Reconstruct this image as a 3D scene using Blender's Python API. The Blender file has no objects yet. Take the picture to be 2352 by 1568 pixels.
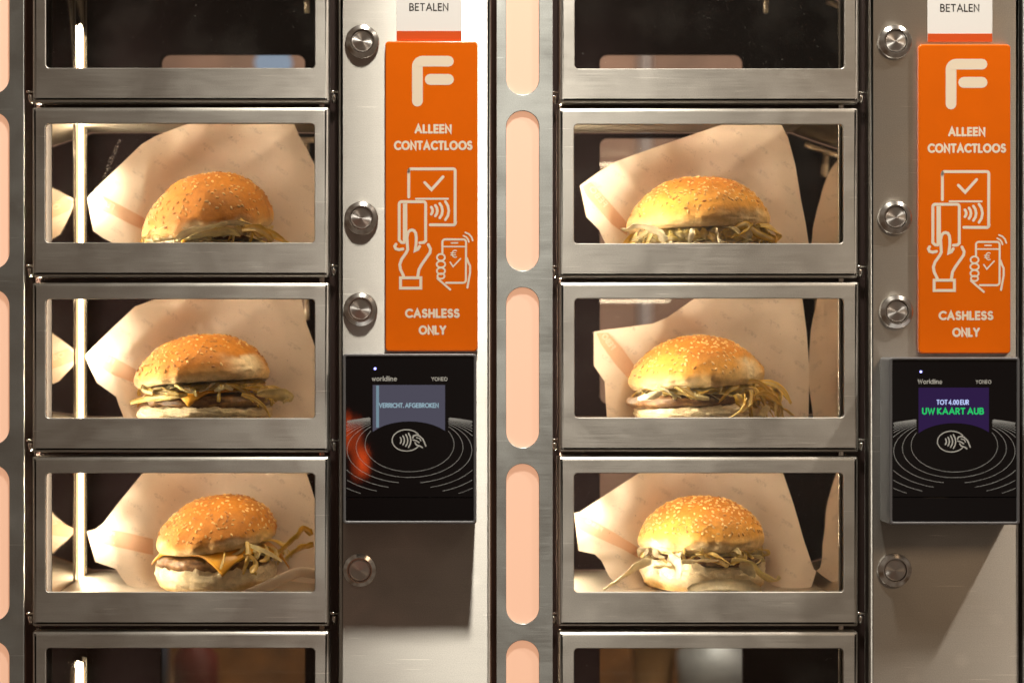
import bpy, math, random
from mathutils import Vector, Matrix, noise
from mathutils.geometry import tessellate_polygon, delaunay_2d_cdt

R_ = math.radians
sc = bpy.context.scene
col = sc.collection

# ------------------------------------------------------------------ measures
# The front of the machine is the plane y = 0.  u, v are measured across that
# plane in units of 0.32 mm (u to the right, v downwards).
K = 0.00032
CU, CV, DC = 969.0, 800.0, 1.16
def W(u, v, y=0.0):
    return Vector(((u - 1176.0) * K, y, (784.0 - v) * K))
CAM = W(CU, CV, -DC)
def at(u, v, D):
    """the point at depth D (behind the front plane) on the sight line through u, v"""
    return CAM + (W(u, v, 0) - CAM) * ((DC + D) / DC)
def plan(u, v, D):
    """front-plane measure of at(u, v, D)"""
    s = (DC + D) / DC
    return CU + (u - CU) * s, CV + (v - CV) * s

# ------------------------------------------------------------------ camera
cam = bpy.data.cameras.new("camera")
camo = bpy.data.objects.new("camera", cam)
col.objects.link(camo)
camo.location = CAM
camo.rotation_euler = (R_(90), 0, 0)
cam.sensor_width = 36.0
cam.lens = 36.0 * DC / (2352 * K)
cam.shift_x = (1176 - CU) / 2352
cam.shift_y = (CV - 784) / 2352
cam.clip_start = 0.01
cam.clip_end = 50
cam.dof.use_dof = True
cam.dof.focus_distance = DC + 0.018
cam.dof.aperture_fstop = 3.6
sc.camera = camo

# ------------------------------------------------------------------ world and lamps
world = bpy.data.worlds.new("World")
sc.world = world
world.use_nodes = True
bg = world.node_tree.nodes["Background"]
bg.inputs[0].default_value = (1.0, 0.78, 0.62, 1)
bg.inputs[1].default_value = 1.0
# a dim shop interior all round: uneven warm browns with some cooler grey
_wn = world.node_tree.nodes
_tc = _wn.new("ShaderNodeTexCoord")
_no = _wn.new("ShaderNodeTexNoise")
_no.inputs['Scale'].default_value = 2.2
_no.inputs['Detail'].default_value = 3.0
_cr = _wn.new("ShaderNodeValToRGB")
_cr.color_ramp.elements[0].position = 0.36
_cr.color_ramp.elements[0].color = (0.050, 0.026, 0.013, 1)
_cr.color_ramp.elements[1].position = 0.66
_cr.color_ramp.elements[1].color = (0.185, 0.150, 0.118, 1)
world.node_tree.links.new(_tc.outputs['Generated'], _no.inputs[0])
world.node_tree.links.new(_no.outputs[0], _cr.inputs[0])
world.node_tree.links.new(_cr.outputs[0], bg.inputs[0])

def lamp(name, loc, aim, size, power, color, spread=180):
    l = bpy.data.lights.new(name, 'AREA')
    l.shape = 'DISK'
    l.size = size
    l.energy = power
    l.color = color
    l.spread = R_(spread)
    o = bpy.data.objects.new(name, l)
    col.objects.link(o)
    o.location = loc
    o.rotation_euler = (Vector(aim) - Vector(loc)).to_track_quat('-Z', 'Y').to_euler()
    return o

lamp("ceiling_or_fill_lamp", (0.035, -0.46, 1.42), (0.0, 0, -0.05), 0.09, 31, (1.0, 0.93, 0.80))
lamp("ceiling_or_fill_lamp", (1.25, -0.42, 1.55), (0.15, 0, 0), 0.08, 21, (1.0, 0.88, 0.74))
lamp("ceiling_or_fill_lamp", (1.35, -1.9, 1.7), (0.0, 0, 0), 0.7, 4.0, (1.0, 0.66, 0.38))  # unseen warm fill lamp, added to soften the shaded locker interiors
lamp("kitchen_lamp", (0.0, 0.75, 1.1), (0.0, 0.9, 0), 0.3, 3.2, (1.0, 0.80, 0.60))
for _x, _z, _h in ((-0.196, -0.150, 0.07), (-0.178, -0.178, 0.11), (-0.166, -0.200, 0.05)):
    neon = lamp("red_neon", (_x, -1.60, _z), (_x + 0.06, 0, _z + 0.1), 0.009, 0.022, (1.0, 0.10, 0.012))
    neon.data.shape = 'ELLIPSE'
    neon.data.size_y = _h

sc.view_settings.view_transform = 'Standard'
sc.view_settings.look = 'None'
sc.view_settings.exposure = 0.08
sc.view_settings.gamma = 1.0
sc.cycles.use_denoising = True
sc.cycles.max_bounces = 10
sc.cycles.transparent_max_bounces = 16
sc.cycles.glossy_bounces = 5
sc.cycles.sample_clamp_indirect = 6.0
sc.cycles.caustics_reflective = True
sc.cycles.blur_glossy = 1.0
sc.cycles.caustics_refractive = False

# ------------------------------------------------------------------ materials
def new_mat(name):
    m = bpy.data.materials.new(name)
    m.use_nodes = True
    nt = m.node_tree
    nt.nodes.clear()
    out = nt.nodes.new("ShaderNodeOutputMaterial")
    return m, nt, out
def nd(nt, typ, **kw):
    n = nt.nodes.new(typ)
    for k, v in kw.items():
        if k == 'inp':
            for i, val in v.items():
                n.inputs[i].default_value = val
        else:
            setattr(n, k, v)
    return n
def c4(c):
    return (c[0], c[1], c[2], 1.0)
def ramp(nt, stops):
    r = nt.nodes.new("ShaderNodeValToRGB")
    e = r.color_ramp.elements
    while len(e) < len(stops):
        e.new(0.5)
    for k, (p, c) in enumerate(stops):
        e[k].position = p
        e[k].color = c4(c) if not isinstance(c, float) else (c, c, c, 1)
    return r

def steel(name, color=(0.62, 0.60, 0.56), rough=0.34, aniso=0.6, rot=0.0, brush=1.0, bump=0.05, vertical=False):
    m, nt, out = new_mat(name)
    b = nd(nt, "ShaderNodeBsdfPrincipled", inp={'Base Color': c4(color), 'Metallic': 1.0, 'Roughness': rough,
                                               'Anisotropic': aniso, 'Anisotropic Rotation': rot})
    t = nd(nt, "ShaderNodeTangent", direction_type='UV_MAP')
    nt.links.new(t.outputs[0], b.inputs['Tangent'])
    g = nd(nt, "ShaderNodeNewGeometry")
    sc1 = (1400, 1400, 18) if vertical else (22, 22, 1500)
    mp = nd(nt, "ShaderNodeMapping", inp={'Scale': sc1})
    nt.links.new(g.outputs['Position'], mp.inputs[0])
    n1 = nd(nt, "ShaderNodeTexNoise", inp={'Scale': 1.0, 'Detail': 3.0, 'Roughness': 0.7})
    nt.links.new(mp.outputs[0], n1.inputs[0])
    mp2 = nd(nt, "ShaderNodeMapping", inp={'Scale': (14, 14, 22)})
    nt.links.new(g.outputs['Position'], mp2.inputs[0])
    n2 = nd(nt, "ShaderNodeTexNoise", inp={'Scale': 1.0, 'Detail': 5.0, 'Roughness': 0.6, 'Distortion': 0.6})
    nt.links.new(mp2.outputs[0], n2.inputs[0])
    r1 = nd(nt, "ShaderNodeMapRange", inp={1: 0.3, 2: 0.7, 3: rough - 0.045 * brush, 4: rough + 0.045 * brush})
    nt.links.new(n1.outputs[0], r1.inputs[0])
    r2 = nd(nt, "ShaderNodeMapRange", inp={1: 0.35, 2: 0.7, 3: -0.04, 4: 0.10})
    nt.links.new(n2.outputs[0], r2.inputs[0])
    ad = nd(nt, "ShaderNodeMath", operation='ADD')
    nt.links.new(r1.outputs[0], ad.inputs[0])
    nt.links.new(r2.outputs[0], ad.inputs[1])
    nt.links.new(ad.outputs[0], b.inputs['Roughness'])
    # base colour: faint brush lines and finger smudges
    cr = ramp(nt, [(0.25, tuple(x * 0.93 for x in color)), (0.75, tuple(min(1, x * 1.04) for x in color))])
    nt.links.new(n1.outputs[0], cr.inputs[0])
    gr = nd(nt, "ShaderNodeTexNoise", inp={'Scale': 1500.0, 'Detail': 2.0})
    nt.links.new(g.outputs['Position'], gr.inputs[0])
    grm = nd(nt, "ShaderNodeMapRange", inp={1: 0.3, 2: 0.7, 3: 0.86, 4: 1.12})
    nt.links.new(gr.outputs[0], grm.inputs[0])
    # long thin scratches in two directions
    total = grm.outputs[0]
    for rz, sx, thr in ((58.0, 7.0, 0.735), (-24.0, 5.0, 0.75), (12.0, 6.0, 0.75)):
        ms = nd(nt, "ShaderNodeMapping", inp={'Rotation': (0, R_(rz), 0), 'Scale': (sx * 3, 30, 620)})
        nt.links.new(g.outputs['Position'], ms.inputs[0])
        ns = nd(nt, "ShaderNodeTexNoise", inp={'Scale': 1.0, 'Detail': 1.0, 'Distortion': 0.25})
        nt.links.new(ms.outputs[0], ns.inputs[0])
        rs = nd(nt, "ShaderNodeMapRange", inp={1: thr, 2: thr + 0.03, 3: 1.0, 4: 1.35})
        nt.links.new(ns.outputs[0], rs.inputs[0])
        mt = nd(nt, "ShaderNodeMath", operation='MULTIPLY')
        nt.links.new(total, mt.inputs[0]); nt.links.new(rs.outputs[0], mt.inputs[1])
        total = mt.outputs[0]
    # greasy finger marks, a little paler
    nf = nd(nt, "ShaderNodeTexVoronoi", feature='SMOOTH_F1', inp={'Scale': 30.0})
    nt.links.new(g.outputs['Position'], nf.inputs[0])
    rf = nd(nt, "ShaderNodeMapRange", inp={1: 0.10, 2: 0.22, 3: 1.10, 4: 1.0})
    nt.links.new(nf.outputs[0], rf.inputs[0])
    mt = nd(nt, "ShaderNodeMath", operation='MULTIPLY')
    nt.links.new(total, mt.inputs[0]); nt.links.new(rf.outputs[0], mt.inputs[1])
    sv = nd(nt, "ShaderNodeVectorMath", operation='SCALE')
    nt.links.new(cr.outputs[0], sv.inputs[0]); nt.links.new(mt.outputs[0], sv.inputs['Scale'])
    nt.links.new(sv.outputs[0], b.inputs['Base Color'])
    bp = nd(nt, "ShaderNodeBump", inp={'Strength': bump, 'Distance': 0.0004})
    nt.links.new(n1.outputs[0], bp.inputs['Height'])
    nt.links.new(bp.outputs[0], b.inputs['Normal'])
    nt.links.new(b.outputs[0], out.inputs[0])
    return m

def plain(name, color, rough=0.5, metal=0.0, spec=0.5, coat=0.0, emit=None, estr=0.0, noise_amt=0.0, noise_scale=60, bump=0.0):
    m, nt, out = new_mat(name)
    b = nd(nt, "ShaderNodeBsdfPrincipled", inp={'Base Color': c4(color), 'Roughness': rough, 'Metallic': metal,
                                               'Specular IOR Level': spec, 'Coat Weight': coat, 'Coat Roughness': 0.08})
    if emit:
        b.inputs['Emission Color'].default_value = c4(emit)
        b.inputs['Emission Strength'].default_value = estr
    if noise_amt or bump:
        g = nd(nt, "ShaderNodeNewGeometry")
        n = nd(nt, "ShaderNodeTexNoise", inp={'Scale': noise_scale, 'Detail': 5.0, 'Roughness': 0.65})
        nt.links.new(g.outputs['Position'], n.inputs[0])
        if noise_amt:
            r = ramp(nt, [(0.3, tuple(x * (1 - noise_amt) for x in color)), (0.7, tuple(min(1, x * (1 + noise_amt)) for x in color))])
            nt.links.new(n.outputs[0], r.inputs[0])
            nt.links.new(r.outputs[0], b.inputs['Base Color'])
        if bump:
            bp = nd(nt, "ShaderNodeBump", inp={'Strength': bump, 'Distance': 0.001})
            nt.links.new(n.outputs[0], bp.inputs['Height'])
            nt.links.new(bp.outputs[0], b.inputs['Normal'])
    nt.links.new(b.outputs[0], out.inputs[0])
    return m

def emitter(name, color, strength):
    m, nt, out = new_mat(name)
    e = nd(nt, "ShaderNodeEmission", inp={0: c4(color), 1: strength})
    nt.links.new(e.outputs[0], out.inputs[0])
    return m

def thin_glass(name, tint=(0.97, 0.97, 0.95), dirt_haze=0.018):
    m, nt, out = new_mat(name)
    tr = nd(nt, "ShaderNodeBsdfTransparent", inp={0: c4(tint)})
    gl = nd(nt, "ShaderNodeBsdfGlossy", inp={0: (1, 1, 1, 1), 1: 0.03})
    fr = nd(nt, "ShaderNodeFresnel", inp={0: 1.42})
    mx = nd(nt, "ShaderNodeMixShader")
    nt.links.new(fr.outputs[0], mx.inputs[0])
    nt.links.new(tr.outputs[0], mx.inputs[1])
    nt.links.new(gl.outputs[0], mx.inputs[2])
    # specks of dust and grease, and a painted haze that lifts the blacks
    g = nd(nt, "ShaderNodeNewGeometry")
    n1 = nd(nt, "ShaderNodeTexNoise", inp={'Scale': 620.0, 'Detail': 2.0})
    n2 = nd(nt, "ShaderNodeTexNoise", inp={'Scale': 22.0, 'Detail': 4.0})
    nt.links.new(g.outputs['Position'], n1.inputs[0])
    nt.links.new(g.outputs['Position'], n2.inputs[0])
    r1 = nd(nt, "ShaderNodeMapRange", inp={1: 0.71, 2: 0.76, 3: 0.0, 4: 0.22})
    r2 = nd(nt, "ShaderNodeMapRange", inp={1: 0.48, 2: 0.74, 3: 0.0005, 4: dirt_haze})
    nt.links.new(n1.outputs[0], r1.inputs[0])
    nt.links.new(n2.outputs[0], r2.inputs[0])
    ad = nd(nt, "ShaderNodeMath", operation='MAXIMUM')
    nt.links.new(r1.outputs[0], ad.inputs[0])
    nt.links.new(r2.outputs[0], ad.inputs[1])
    df = nd(nt, "ShaderNodeBsdfDiffuse", inp={0: (0.8, 0.77, 0.7, 1)})
    mx2 = nd(nt, "ShaderNodeMixShader")
    nt.links.new(ad.outputs[0], mx2.inputs[0])
    nt.links.new(mx.outputs[0], mx2.inputs[1])
    nt.links.new(df.outputs[0], mx2.inputs[2])
    nt.links.new(mx2.outputs[0], out.inputs[0])
    return m

def attr_mat(name, rough=0.5, bump=0.3, scale=500, spec=0.4, sss=0.0, transl=0.0, mottle=0.12, mscale=45):
    """food: colour comes from the mesh's colour attribute, mottled by noise"""
    m, nt, out = new_mat(name)
    b = nd(nt, "ShaderNodeBsdfPrincipled", inp={'Roughness': rough, 'Specular IOR Level': spec})
    a = nd(nt, "ShaderNodeAttribute", attribute_name="Col")
    g = nd(nt, "ShaderNodeNewGeometry")
    n = nd(nt, "ShaderNodeTexNoise", inp={'Scale': mscale * 4, 'Detail': 6.0, 'Roughness': 0.65})
    nt.links.new(g.outputs['Position'], n.inputs[0])
    r = nd(nt, "ShaderNodeMapRange", inp={1: 0.3, 2: 0.7, 3: 1 - mottle, 4: 1 + mottle})
    nt.links.new(n.outputs[0], r.inputs[0])
    mu = nd(nt, "ShaderNodeVectorMath", operation='SCALE')
    nt.links.new(a.outputs['Color'], mu.inputs[0])
    nt.links.new(r.outputs[0], mu.inputs['Scale'])
    nt.links.new(mu.outputs[0], b.inputs['Base Color'])
    n2 = nd(nt, "ShaderNodeTexNoise", inp={'Scale': scale, 'Detail': 4.0})
    nt.links.new(g.outputs['Position'], n2.inputs[0])
    bp = nd(nt, "ShaderNodeBump", inp={'Strength': bump, 'Distance': 0.0008})
    nt.links.new(n2.outputs[0], bp.inputs['Height'])
    nt.links.new(bp.outputs[0], b.inputs['Normal'])
    if sss:
        b.inputs['Subsurface Weight'].default_value = sss
        b.inputs['Subsurface Radius'].default_value = (0.004, 0.002, 0.001)
        b.inputs['Subsurface Scale'].default_value = 1.0
    last = b
    if transl:
        t = nd(nt, "ShaderNodeBsdfTranslucent")
        nt.links.new(mu.outputs[0], t.inputs[0])
        mx = nd(nt, "ShaderNodeMixShader", inp={0: transl})
        nt.links.new(b.outputs[0], mx.inputs[1])
        nt.links.new(t.outputs[0], mx.inputs[2])
        last = mx
    nt.links.new(last.outputs[0], out.inputs[0])
    return m

def paper_mat(name, color, marks=True, transl=0.32):
    m, nt, out = new_mat(name)
    b = nd(nt, "ShaderNodeBsdfPrincipled", inp={'Roughness': 0.6, 'Specular IOR Level': 0.3, 'Base Color': c4(color)})
    g = nd(nt, "ShaderNodeNewGeometry")
    n = nd(nt, "ShaderNodeTexNoise", inp={'Scale': 55.0, 'Detail': 4.0})
    nt.links.new(g.outputs['Position'], n.inputs[0])
    src = ramp(nt, [(0.35, tuple(x * 0.95 for x in color)), (0.65, color)])
    nt.links.new(n.outputs[0], src.inputs[0])
    colout = src.outputs[0]
    if marks:
        uv = nd(nt, "ShaderNodeUVMap")
        mp = nd(nt, "ShaderNodeMapping", inp={'Rotation': (0, 0, R_(33)), 'Scale': (1, 1, 1)})
        nt.links.new(uv.outputs[0], mp.inputs[0])
        br = nd(nt, "ShaderNodeTexBrick", offset=0.5, inp={'Color1': (1, 1, 1, 1), 'Color2': (1, 1, 1, 1), 'Mortar': (0, 0, 0, 1),
                'Scale': 34.0, 'Mortar Size': 0.21, 'Mortar Smooth': 0.1, 'Brick Width': 0.75, 'Row Height': 0.5})
        nt.links.new(mp.outputs[0], br.inputs[0])
        n3 = nd(nt, "ShaderNodeTexNoise", inp={'Scale': 900.0, 'Detail': 1.0})
        nt.links.new(g.outputs['Position'], n3.inputs[0])
        r3 = nd(nt, "ShaderNodeMapRange", inp={1: 0.48, 2: 0.6, 3: 0.0, 4: 0.34})
        nt.links.new(n3.outputs[0], r3.inputs[0])
        mm = nd(nt, "ShaderNodeMath", operation='MULTIPLY')
        nt.links.new(br.outputs['Color'], mm.inputs[0])
        nt.links.new(r3.outputs[0], mm.inputs[1])
        mc = nd(nt, "ShaderNodeMix", data_type='RGBA')
        nt.links.new(mm.outputs[0], mc.inputs[0])
        nt.links.new(colout, mc.inputs[6])
        mc.inputs[7].default_value = (0.30, 0.26, 0.24, 1)
        colout = mc.outputs[2]
    nt.links.new(colout, b.inputs['Base Color'])
    n2 = nd(nt, "ShaderNodeTexNoise", inp={'Scale': 25.0, 'Detail': 3.0})
    nt.links.new(g.outputs['Position'], n2.inputs[0])
    bp = nd(nt, "ShaderNodeBump", inp={'Strength': 0.10, 'Distance': 0.0015})
    nt.links.new(n2.outputs[0], bp.inputs['Height'])
    nt.links.new(bp.outputs[0], b.inputs['Normal'])
    t = nd(nt, "ShaderNodeBsdfTranslucent")
    nt.links.new(colout, t.inputs[0])
    mx = nd(nt, "ShaderNodeMixShader", inp={0: transl})
    nt.links.new(b.outputs[0], mx.inputs[1])
    nt.links.new(t.outputs[0], mx.inputs[2])
    nt.links.new(mx.outputs[0], out.inputs[0])
    return m

def button_cap_mat():
    m, nt, out = new_mat("turned_steel")
    b = nd(nt, "ShaderNodeBsdfPrincipled", inp={'Base Color': (0.78, 0.76, 0.74, 1), 'Metallic': 1.0, 'Roughness': 0.36, 'Anisotropic': 0.9})
    t = nd(nt, "ShaderNodeTangent", direction_type='RADIAL', axis='Y')
    nt.links.new(t.outputs[0], b.inputs['Tangent'])
    nt.links.new(b.outputs[0], out.inputs[0])
    return m

M = {}
M['door'] = steel("brushed_steel_door", (0.60, 0.58, 0.54), 0.44, 0.75, rot=0.25)
M['panel'] = steel("brushed_steel_panel", (0.66, 0.64, 0.60), 0.47, 0.97, rot=0.25, bump=0.09)
M['strip'] = steel("brushed_steel_strip", (0.50, 0.52, 0.51), 0.42, 0.7, rot=0.25, bump=0.07)
M['mirror'] = plain("polished_steel", (0.86, 0.80, 0.73), 0.05, 1.0)
M['shelf'] = plain("shelf_steel", (0.74, 0.67, 0.58), 0.42, 1.0)
M['channel'] = plain("dark_channel", (0.035, 0.022, 0.020), 0.35, 0.0, 0.6)
M['back'] = plain("dark_back_panel", (0.0075, 0.0048, 0.0062), 0.8, 0.0, 0.03)
M['black'] = plain('spill_cover_black', (0.003, 0.002, 0.002), 0.7, 0.0, 0.1)  # for the added cover over lit wall edges
M['chrome'] = plain("chrome", (0.75, 0.73, 0.70), 0.14, 1.0)
M['cap'] = button_cap_mat()
M['bezel'] = plain('button_bezel_steel', (0.80, 0.78, 0.75), 0.18, 1.0)
M['glass'] = thin_glass("door_glass")
def grease_mat():
    m, nt, out = new_mat("grease_smear")
    g = nd(nt, "ShaderNodeNewGeometry")
    n = nd(nt, "ShaderNodeTexNoise", inp={'Scale': 700.0, 'Detail': 3.0})
    nt.links.new(g.outputs['Position'], n.inputs[0])
    r = nd(nt, "ShaderNodeMapRange", inp={1: 0.44, 2: 0.66, 3: 0.02, 4: 0.40})
    nt.links.new(n.outputs[0], r.inputs[0])
    t = nd(nt, "ShaderNodeBsdfTransparent")
    d = nd(nt, "ShaderNodeBsdfTranslucent", inp={0: (0.7, 0.7, 0.68, 1)})
    mx = nd(nt, "ShaderNodeMixShader")
    nt.links.new(r.outputs[0], mx.inputs[0]); nt.links.new(t.outputs[0], mx.inputs[1]); nt.links.new(d.outputs[0], mx.inputs[2])
    nt.links.new(mx.outputs[0], out.inputs[0])
    return m
M['grease'] = grease_mat()
M['slot'] = plain("backlit_acrylic", (0.62, 0.49, 0.42), 0.40, 0.0, 0.4, emit=(1.0, 0.50, 0.29), estr=0.60)
def tube_mat():
    m, nt, out = new_mat("side_light_glow")
    g = nd(nt, "ShaderNodeNewGeometry")
    sp = nd(nt, "ShaderNodeSeparateXYZ")
    nt.links.new(g.outputs['Position'], sp.inputs[0])
    mr = nd(nt, "ShaderNodeMapRange", inp={1: 0.104, 2: 0.133, 3: 0.0, 4: 1.0})
    nt.links.new(sp.outputs['Y'], mr.inputs[0])
    r = ramp(nt, [(0.0, (0.006, 0.0035, 0.0015)), (0.24, (0.05, 0.032, 0.016)), (0.5, (1.0, 0.84, 0.60)), (0.76, (0.05, 0.032, 0.016)), (1.0, (0.006, 0.0035, 0.0015))])
    nt.links.new(mr.outputs[0], r.inputs[0])
    e = nd(nt, "ShaderNodeEmission", inp={1: 75.0})
    nt.links.new(r.outputs[0], e.inputs[0])
    nt.links.new(e.outputs[0], out.inputs[0])
    return m
M['tube'] = tube_mat()
M['unseen_fill_strip'] = emitter('fill_strip_glow', (1.0, 0.82, 0.58), 235.0)  # glow of the added side strips behind the door frames
M['fill_top'] = emitter('fill_top_glow', (1.0, 0.80, 0.56), 21.0)  # glow of the added fill strips under the top rails
M['orange'] = plain("orange_acrylic", (0.80, 0.143, 0.001), 0.24, 0.0, 0.35, coat=0.2, noise_amt=0.04, noise_scale=25)
M['cream'] = plain("cream_print", (0.90, 0.78, 0.62), 0.4)
M['white'] = plain("white_sticker", (0.88, 0.88, 0.88), 0.45)
M['red'] = plain("red_orange_print", (0.66, 0.085, 0.006), 0.45)
M['ink'] = plain("dark_ink", (0.03, 0.026, 0.03), 0.5)
M['housing'] = plain("grey_housing", (0.15, 0.15, 0.16), 0.38, 0.2, 0.5)
M['blackglass'] = plain("black_glass", (0.006, 0.005, 0.006), 0.025, 0.0, 0.5)
M['line'] = plain("grey_print", (0.36, 0.38, 0.39), 0.5)
M['pale'] = plain("pale_print", (0.55, 0.57, 0.56), 0.5)
M['screen_a'] = emitter("screen_grey", (0.070, 0.066, 0.092), 1.0)
M['screen_bar'] = emitter("screen_bar", (0.16, 0.24, 0.29), 1.0)
M['screen_text_a'] = emitter("screen_text", (0.26, 0.38, 0.44), 1.0)
M['screen_b'] = emitter("screen_purple", (0.026, 0.012, 0.055), 1.0)
M['screen_white'] = emitter("screen_white", (0.50, 0.58, 0.95), 1.0)
M['screen_green'] = emitter("screen_green", (0.02, 0.55, 0.13), 1.0)
M['led'] = emitter("status_led", (0.35, 0.35, 1.0), 3.0)
M['bun'] = attr_mat("bun_crust", 0.58, 0.5, 560, 0.28, mottle=0.24)
M['crumb'] = attr_mat("bun_crumb", 0.8, 1.0, 620, 0.2, mottle=0.2)
M['patty'] = attr_mat("patty", 0.38, 0.9, 330, 0.5, mottle=0.35, mscale=90)
M['cheese'] = attr_mat("cheese", 0.30, 0.05, 200, 0.5, mottle=0.05)
M['lettuce'] = attr_mat("lettuce", 0.28, 0.4, 420, 0.6, transl=0.50, mottle=0.14)
M['seed'] = attr_mat("sesame", 0.45, 0.1, 300, 0.4, mottle=0.05)
M['seed1'] = plain("sesame_pale", (0.74, 0.50, 0.22), 0.45)
M['seed2'] = plain("sesame_toasted", (0.58, 0.32, 0.09), 0.45)
M['seed3'] = plain("sesame_dark", (0.38, 0.17, 0.05), 0.5)
M['paper'] = paper_mat("wrapper_paper", (0.91, 0.80, 0.70))
M['band'] = paper_mat("wrapper_band", (0.79, 0.53, 0.37), marks=False)
M['bandtext'] = paper_mat("wrapper_band_lettering", (0.84, 0.74, 0.62), marks=False)
M['kwall'] = plain("kitchen_wall_paint", (0.27, 0.155, 0.12), 0.6, noise_amt=0.35, noise_scale=7)
M['kpost'] = plain("kitchen_post", (0.45, 0.38, 0.40), 0.5)
M['kcab'] = plain("kitchen_cabinet_orange", (0.12, 0.05, 0.016), 0.5, noise_amt=0.75, noise_scale=11)
M['kpot'] = plain("kitchen_pot_steel", (0.34, 0.35, 0.37), 0.55, 0.6)
M['kblue'] = emitter("kitchen_lamp_glow", (0.50, 0.62, 0.85), 0.55)

# ------------------------------------------------------------------ object helpers
WL = {}
def wl(o):
    return WL.get(o.name, Vector((0, 0, 0))) if o else Vector((0, 0, 0))
def tag(o, label=None, cat=None, group=None, kind=None):
    if label: o["label"] = label
    if cat: o["category"] = cat
    if group: o["group"] = group
    if kind: o["kind"] = kind
    return o
def empty(name, loc, parent=None):
    o = bpy.data.objects.new(name, None)
    o.empty_display_size = 0.02
    col.objects.link(o)
    WL[o.name] = Vector(loc)
    o.location = Vector(loc) - wl(parent)
    o.parent = parent
    return o
def make(name, verts, faces, mat, parent=None, smooth=False, normals=None, colors=None, origin=None, uvs=None):
    verts = [Vector(v) for v in verts]
    if origin is None:
        lo = Vector((min(v.x for v in verts), min(v.y for v in verts), min(v.z for v in verts)))
        hi = Vector((max(v.x for v in verts), max(v.y for v in verts), max(v.z for v in verts)))
        origin = (lo + hi) / 2
    me = bpy.data.meshes.new(name)
    me.from_pydata([tuple(v - origin) for v in verts], [], faces)
    me.validate()
    uvl = me.uv_layers.new(name="UVMap")
    li = [l.vertex_index for l in me.loops]
    flat = []
    for i in li:
        if uvs:
            flat += [uvs[i][0], uvs[i][1]]
        else:
            flat += [verts[i].x, verts[i].z]
    uvl.data.foreach_set("uv", flat)
    if colors:
        ca = me.color_attributes.new("Col", 'FLOAT_COLOR', 'POINT')
        fl = []
        for c in colors:
            fl += [c[0], c[1], c[2], 1.0]
        ca.data.foreach_set("color", fl)
    for mm in (mat if isinstance(mat, (list, tuple)) else [mat]):
        me.materials.append(mm)
    if smooth or normals:
        me.shade_smooth()
    if normals:
        me.normals_split_custom_set_from_vertices([tuple(n) for n in normals])
    o = bpy.data.objects.new(name, me)
    col.objects.link(o)
    WL[o.name] = Vector(origin)
    o.location = Vector(origin) - wl(parent)
    o.parent = parent
    return o

# ---- plates: rounded loops with holes, thickness and a rolled front edge
def X(u): return (u - 1176.0) * K
def Z(v): return (784.0 - v) * K
def rrect(u0, v0, u1, v1, r=0.0, n=5, hole=False):
    x0, x1, z0, z1 = X(u0), X(u1), Z(v1), Z(v0)
    r = max(r * K, 1e-5)
    pts = []
    for cx, cz, a0 in ((x1 - r, z0 + r, -90), (x1 - r, z1 - r, 0), (x0 + r, z1 - r, 90), (x0 + r, z0 + r, 180)):
        for k in range(n + 1):
            a = R_(a0 + 90 * k / n)
            pts.append((cx + r * math.cos(a), cz + r * math.sin(a)))
    if hole:
        pts.reverse()
    return pts
def vnorm(pts):
    """unit vectors pointing into the material at each loop vertex, with mitre length"""
    out = []
    n = len(pts)
    for i in range(n):
        p, q, s = pts[i - 1], pts[i], pts[(i + 1) % n]
        d1 = Vector((q[0] - p[0], q[1] - p[1])).normalized()
        d2 = Vector((s[0] - q[0], s[1] - q[1])).normalized()
        m1, m2 = Vector((-d1.y, d1.x)), Vector((-d2.y, d2.x))
        m = (m1 + m2)
        m = m.normalized() if m.length > 1e-6 else m1
        c = max(0.4, m.dot(m1))
        out.append((m, 1.0 / c))
    return out
def plate(name, loops, y0, y1, bevel, mat, parent=None, nb=4, origin=None):
    bevel = max(bevel, 2e-5)
    V, N, F = [], [], []
    rings_last, back = [], []
    for pts in loops:
        nr = vnorm(pts)
        n = len(pts)
        prev = None
        first = None
        steps = [(0.0, y1, 0.0)] + [(bevel * (1 - math.cos(R_(90) * k / nb)), y0 + bevel * (1 - math.sin(R_(90) * k / nb)), R_(90) * k / nb) for k in range(nb + 1)]
        for off, y, th in steps:
            base = len(V)
            for (p, (m, s)) in zip(pts, nr):
                V.append(Vector((p[0] + m.x * off * s, y, p[1] + m.y * off * s)))
                o = -m
                N.append(Vector((o.x * math.cos(th), -math.sin(th), o.y * math.cos(th))))
            if prev is not None:
                for i in range(n):
                    j = (i + 1) % n
                    F.append((prev + i, prev + j, base + j, base + i))
            else:
                first = base
            prev = base
        rings_last.append((prev, n))
        back.append((first, n))
    for rings, yy, flip, nn in ((rings_last, y0, False, Vector((0, -1, 0))), (back, y1, True, Vector((0, 1, 0)))):
        poly, idx = [], []
        for b0, n in rings:
            poly.append([Vector((V[b0 + i].x, V[b0 + i].z, 0)) for i in range(n)])
            if flip:
                nb0 = len(V)
                for i in range(n):
                    V.append(V[b0 + i].copy()); N.append(nn)
                idx += list(range(nb0, nb0 + n))
            else:
                idx += list(range(b0, b0 + n))
        flatp = [p for l in poly for p in l]
        for t in tessellate_polygon(poly):
            a, b, c = t
            A, B, C = flatp[a], flatp[b], flatp[c]
            cr = (B.x - A.x) * (C.y - A.y) - (B.y - A.y) * (C.x - A.x)
            if abs(cr) < 1e-14:
                continue
            if (cr < 0) != flip:
                b, c = c, b
            F.append((idx[a], idx[b], idx[c]))
    return make(name, V, F, mat, parent, normals=N, origin=origin)
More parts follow.
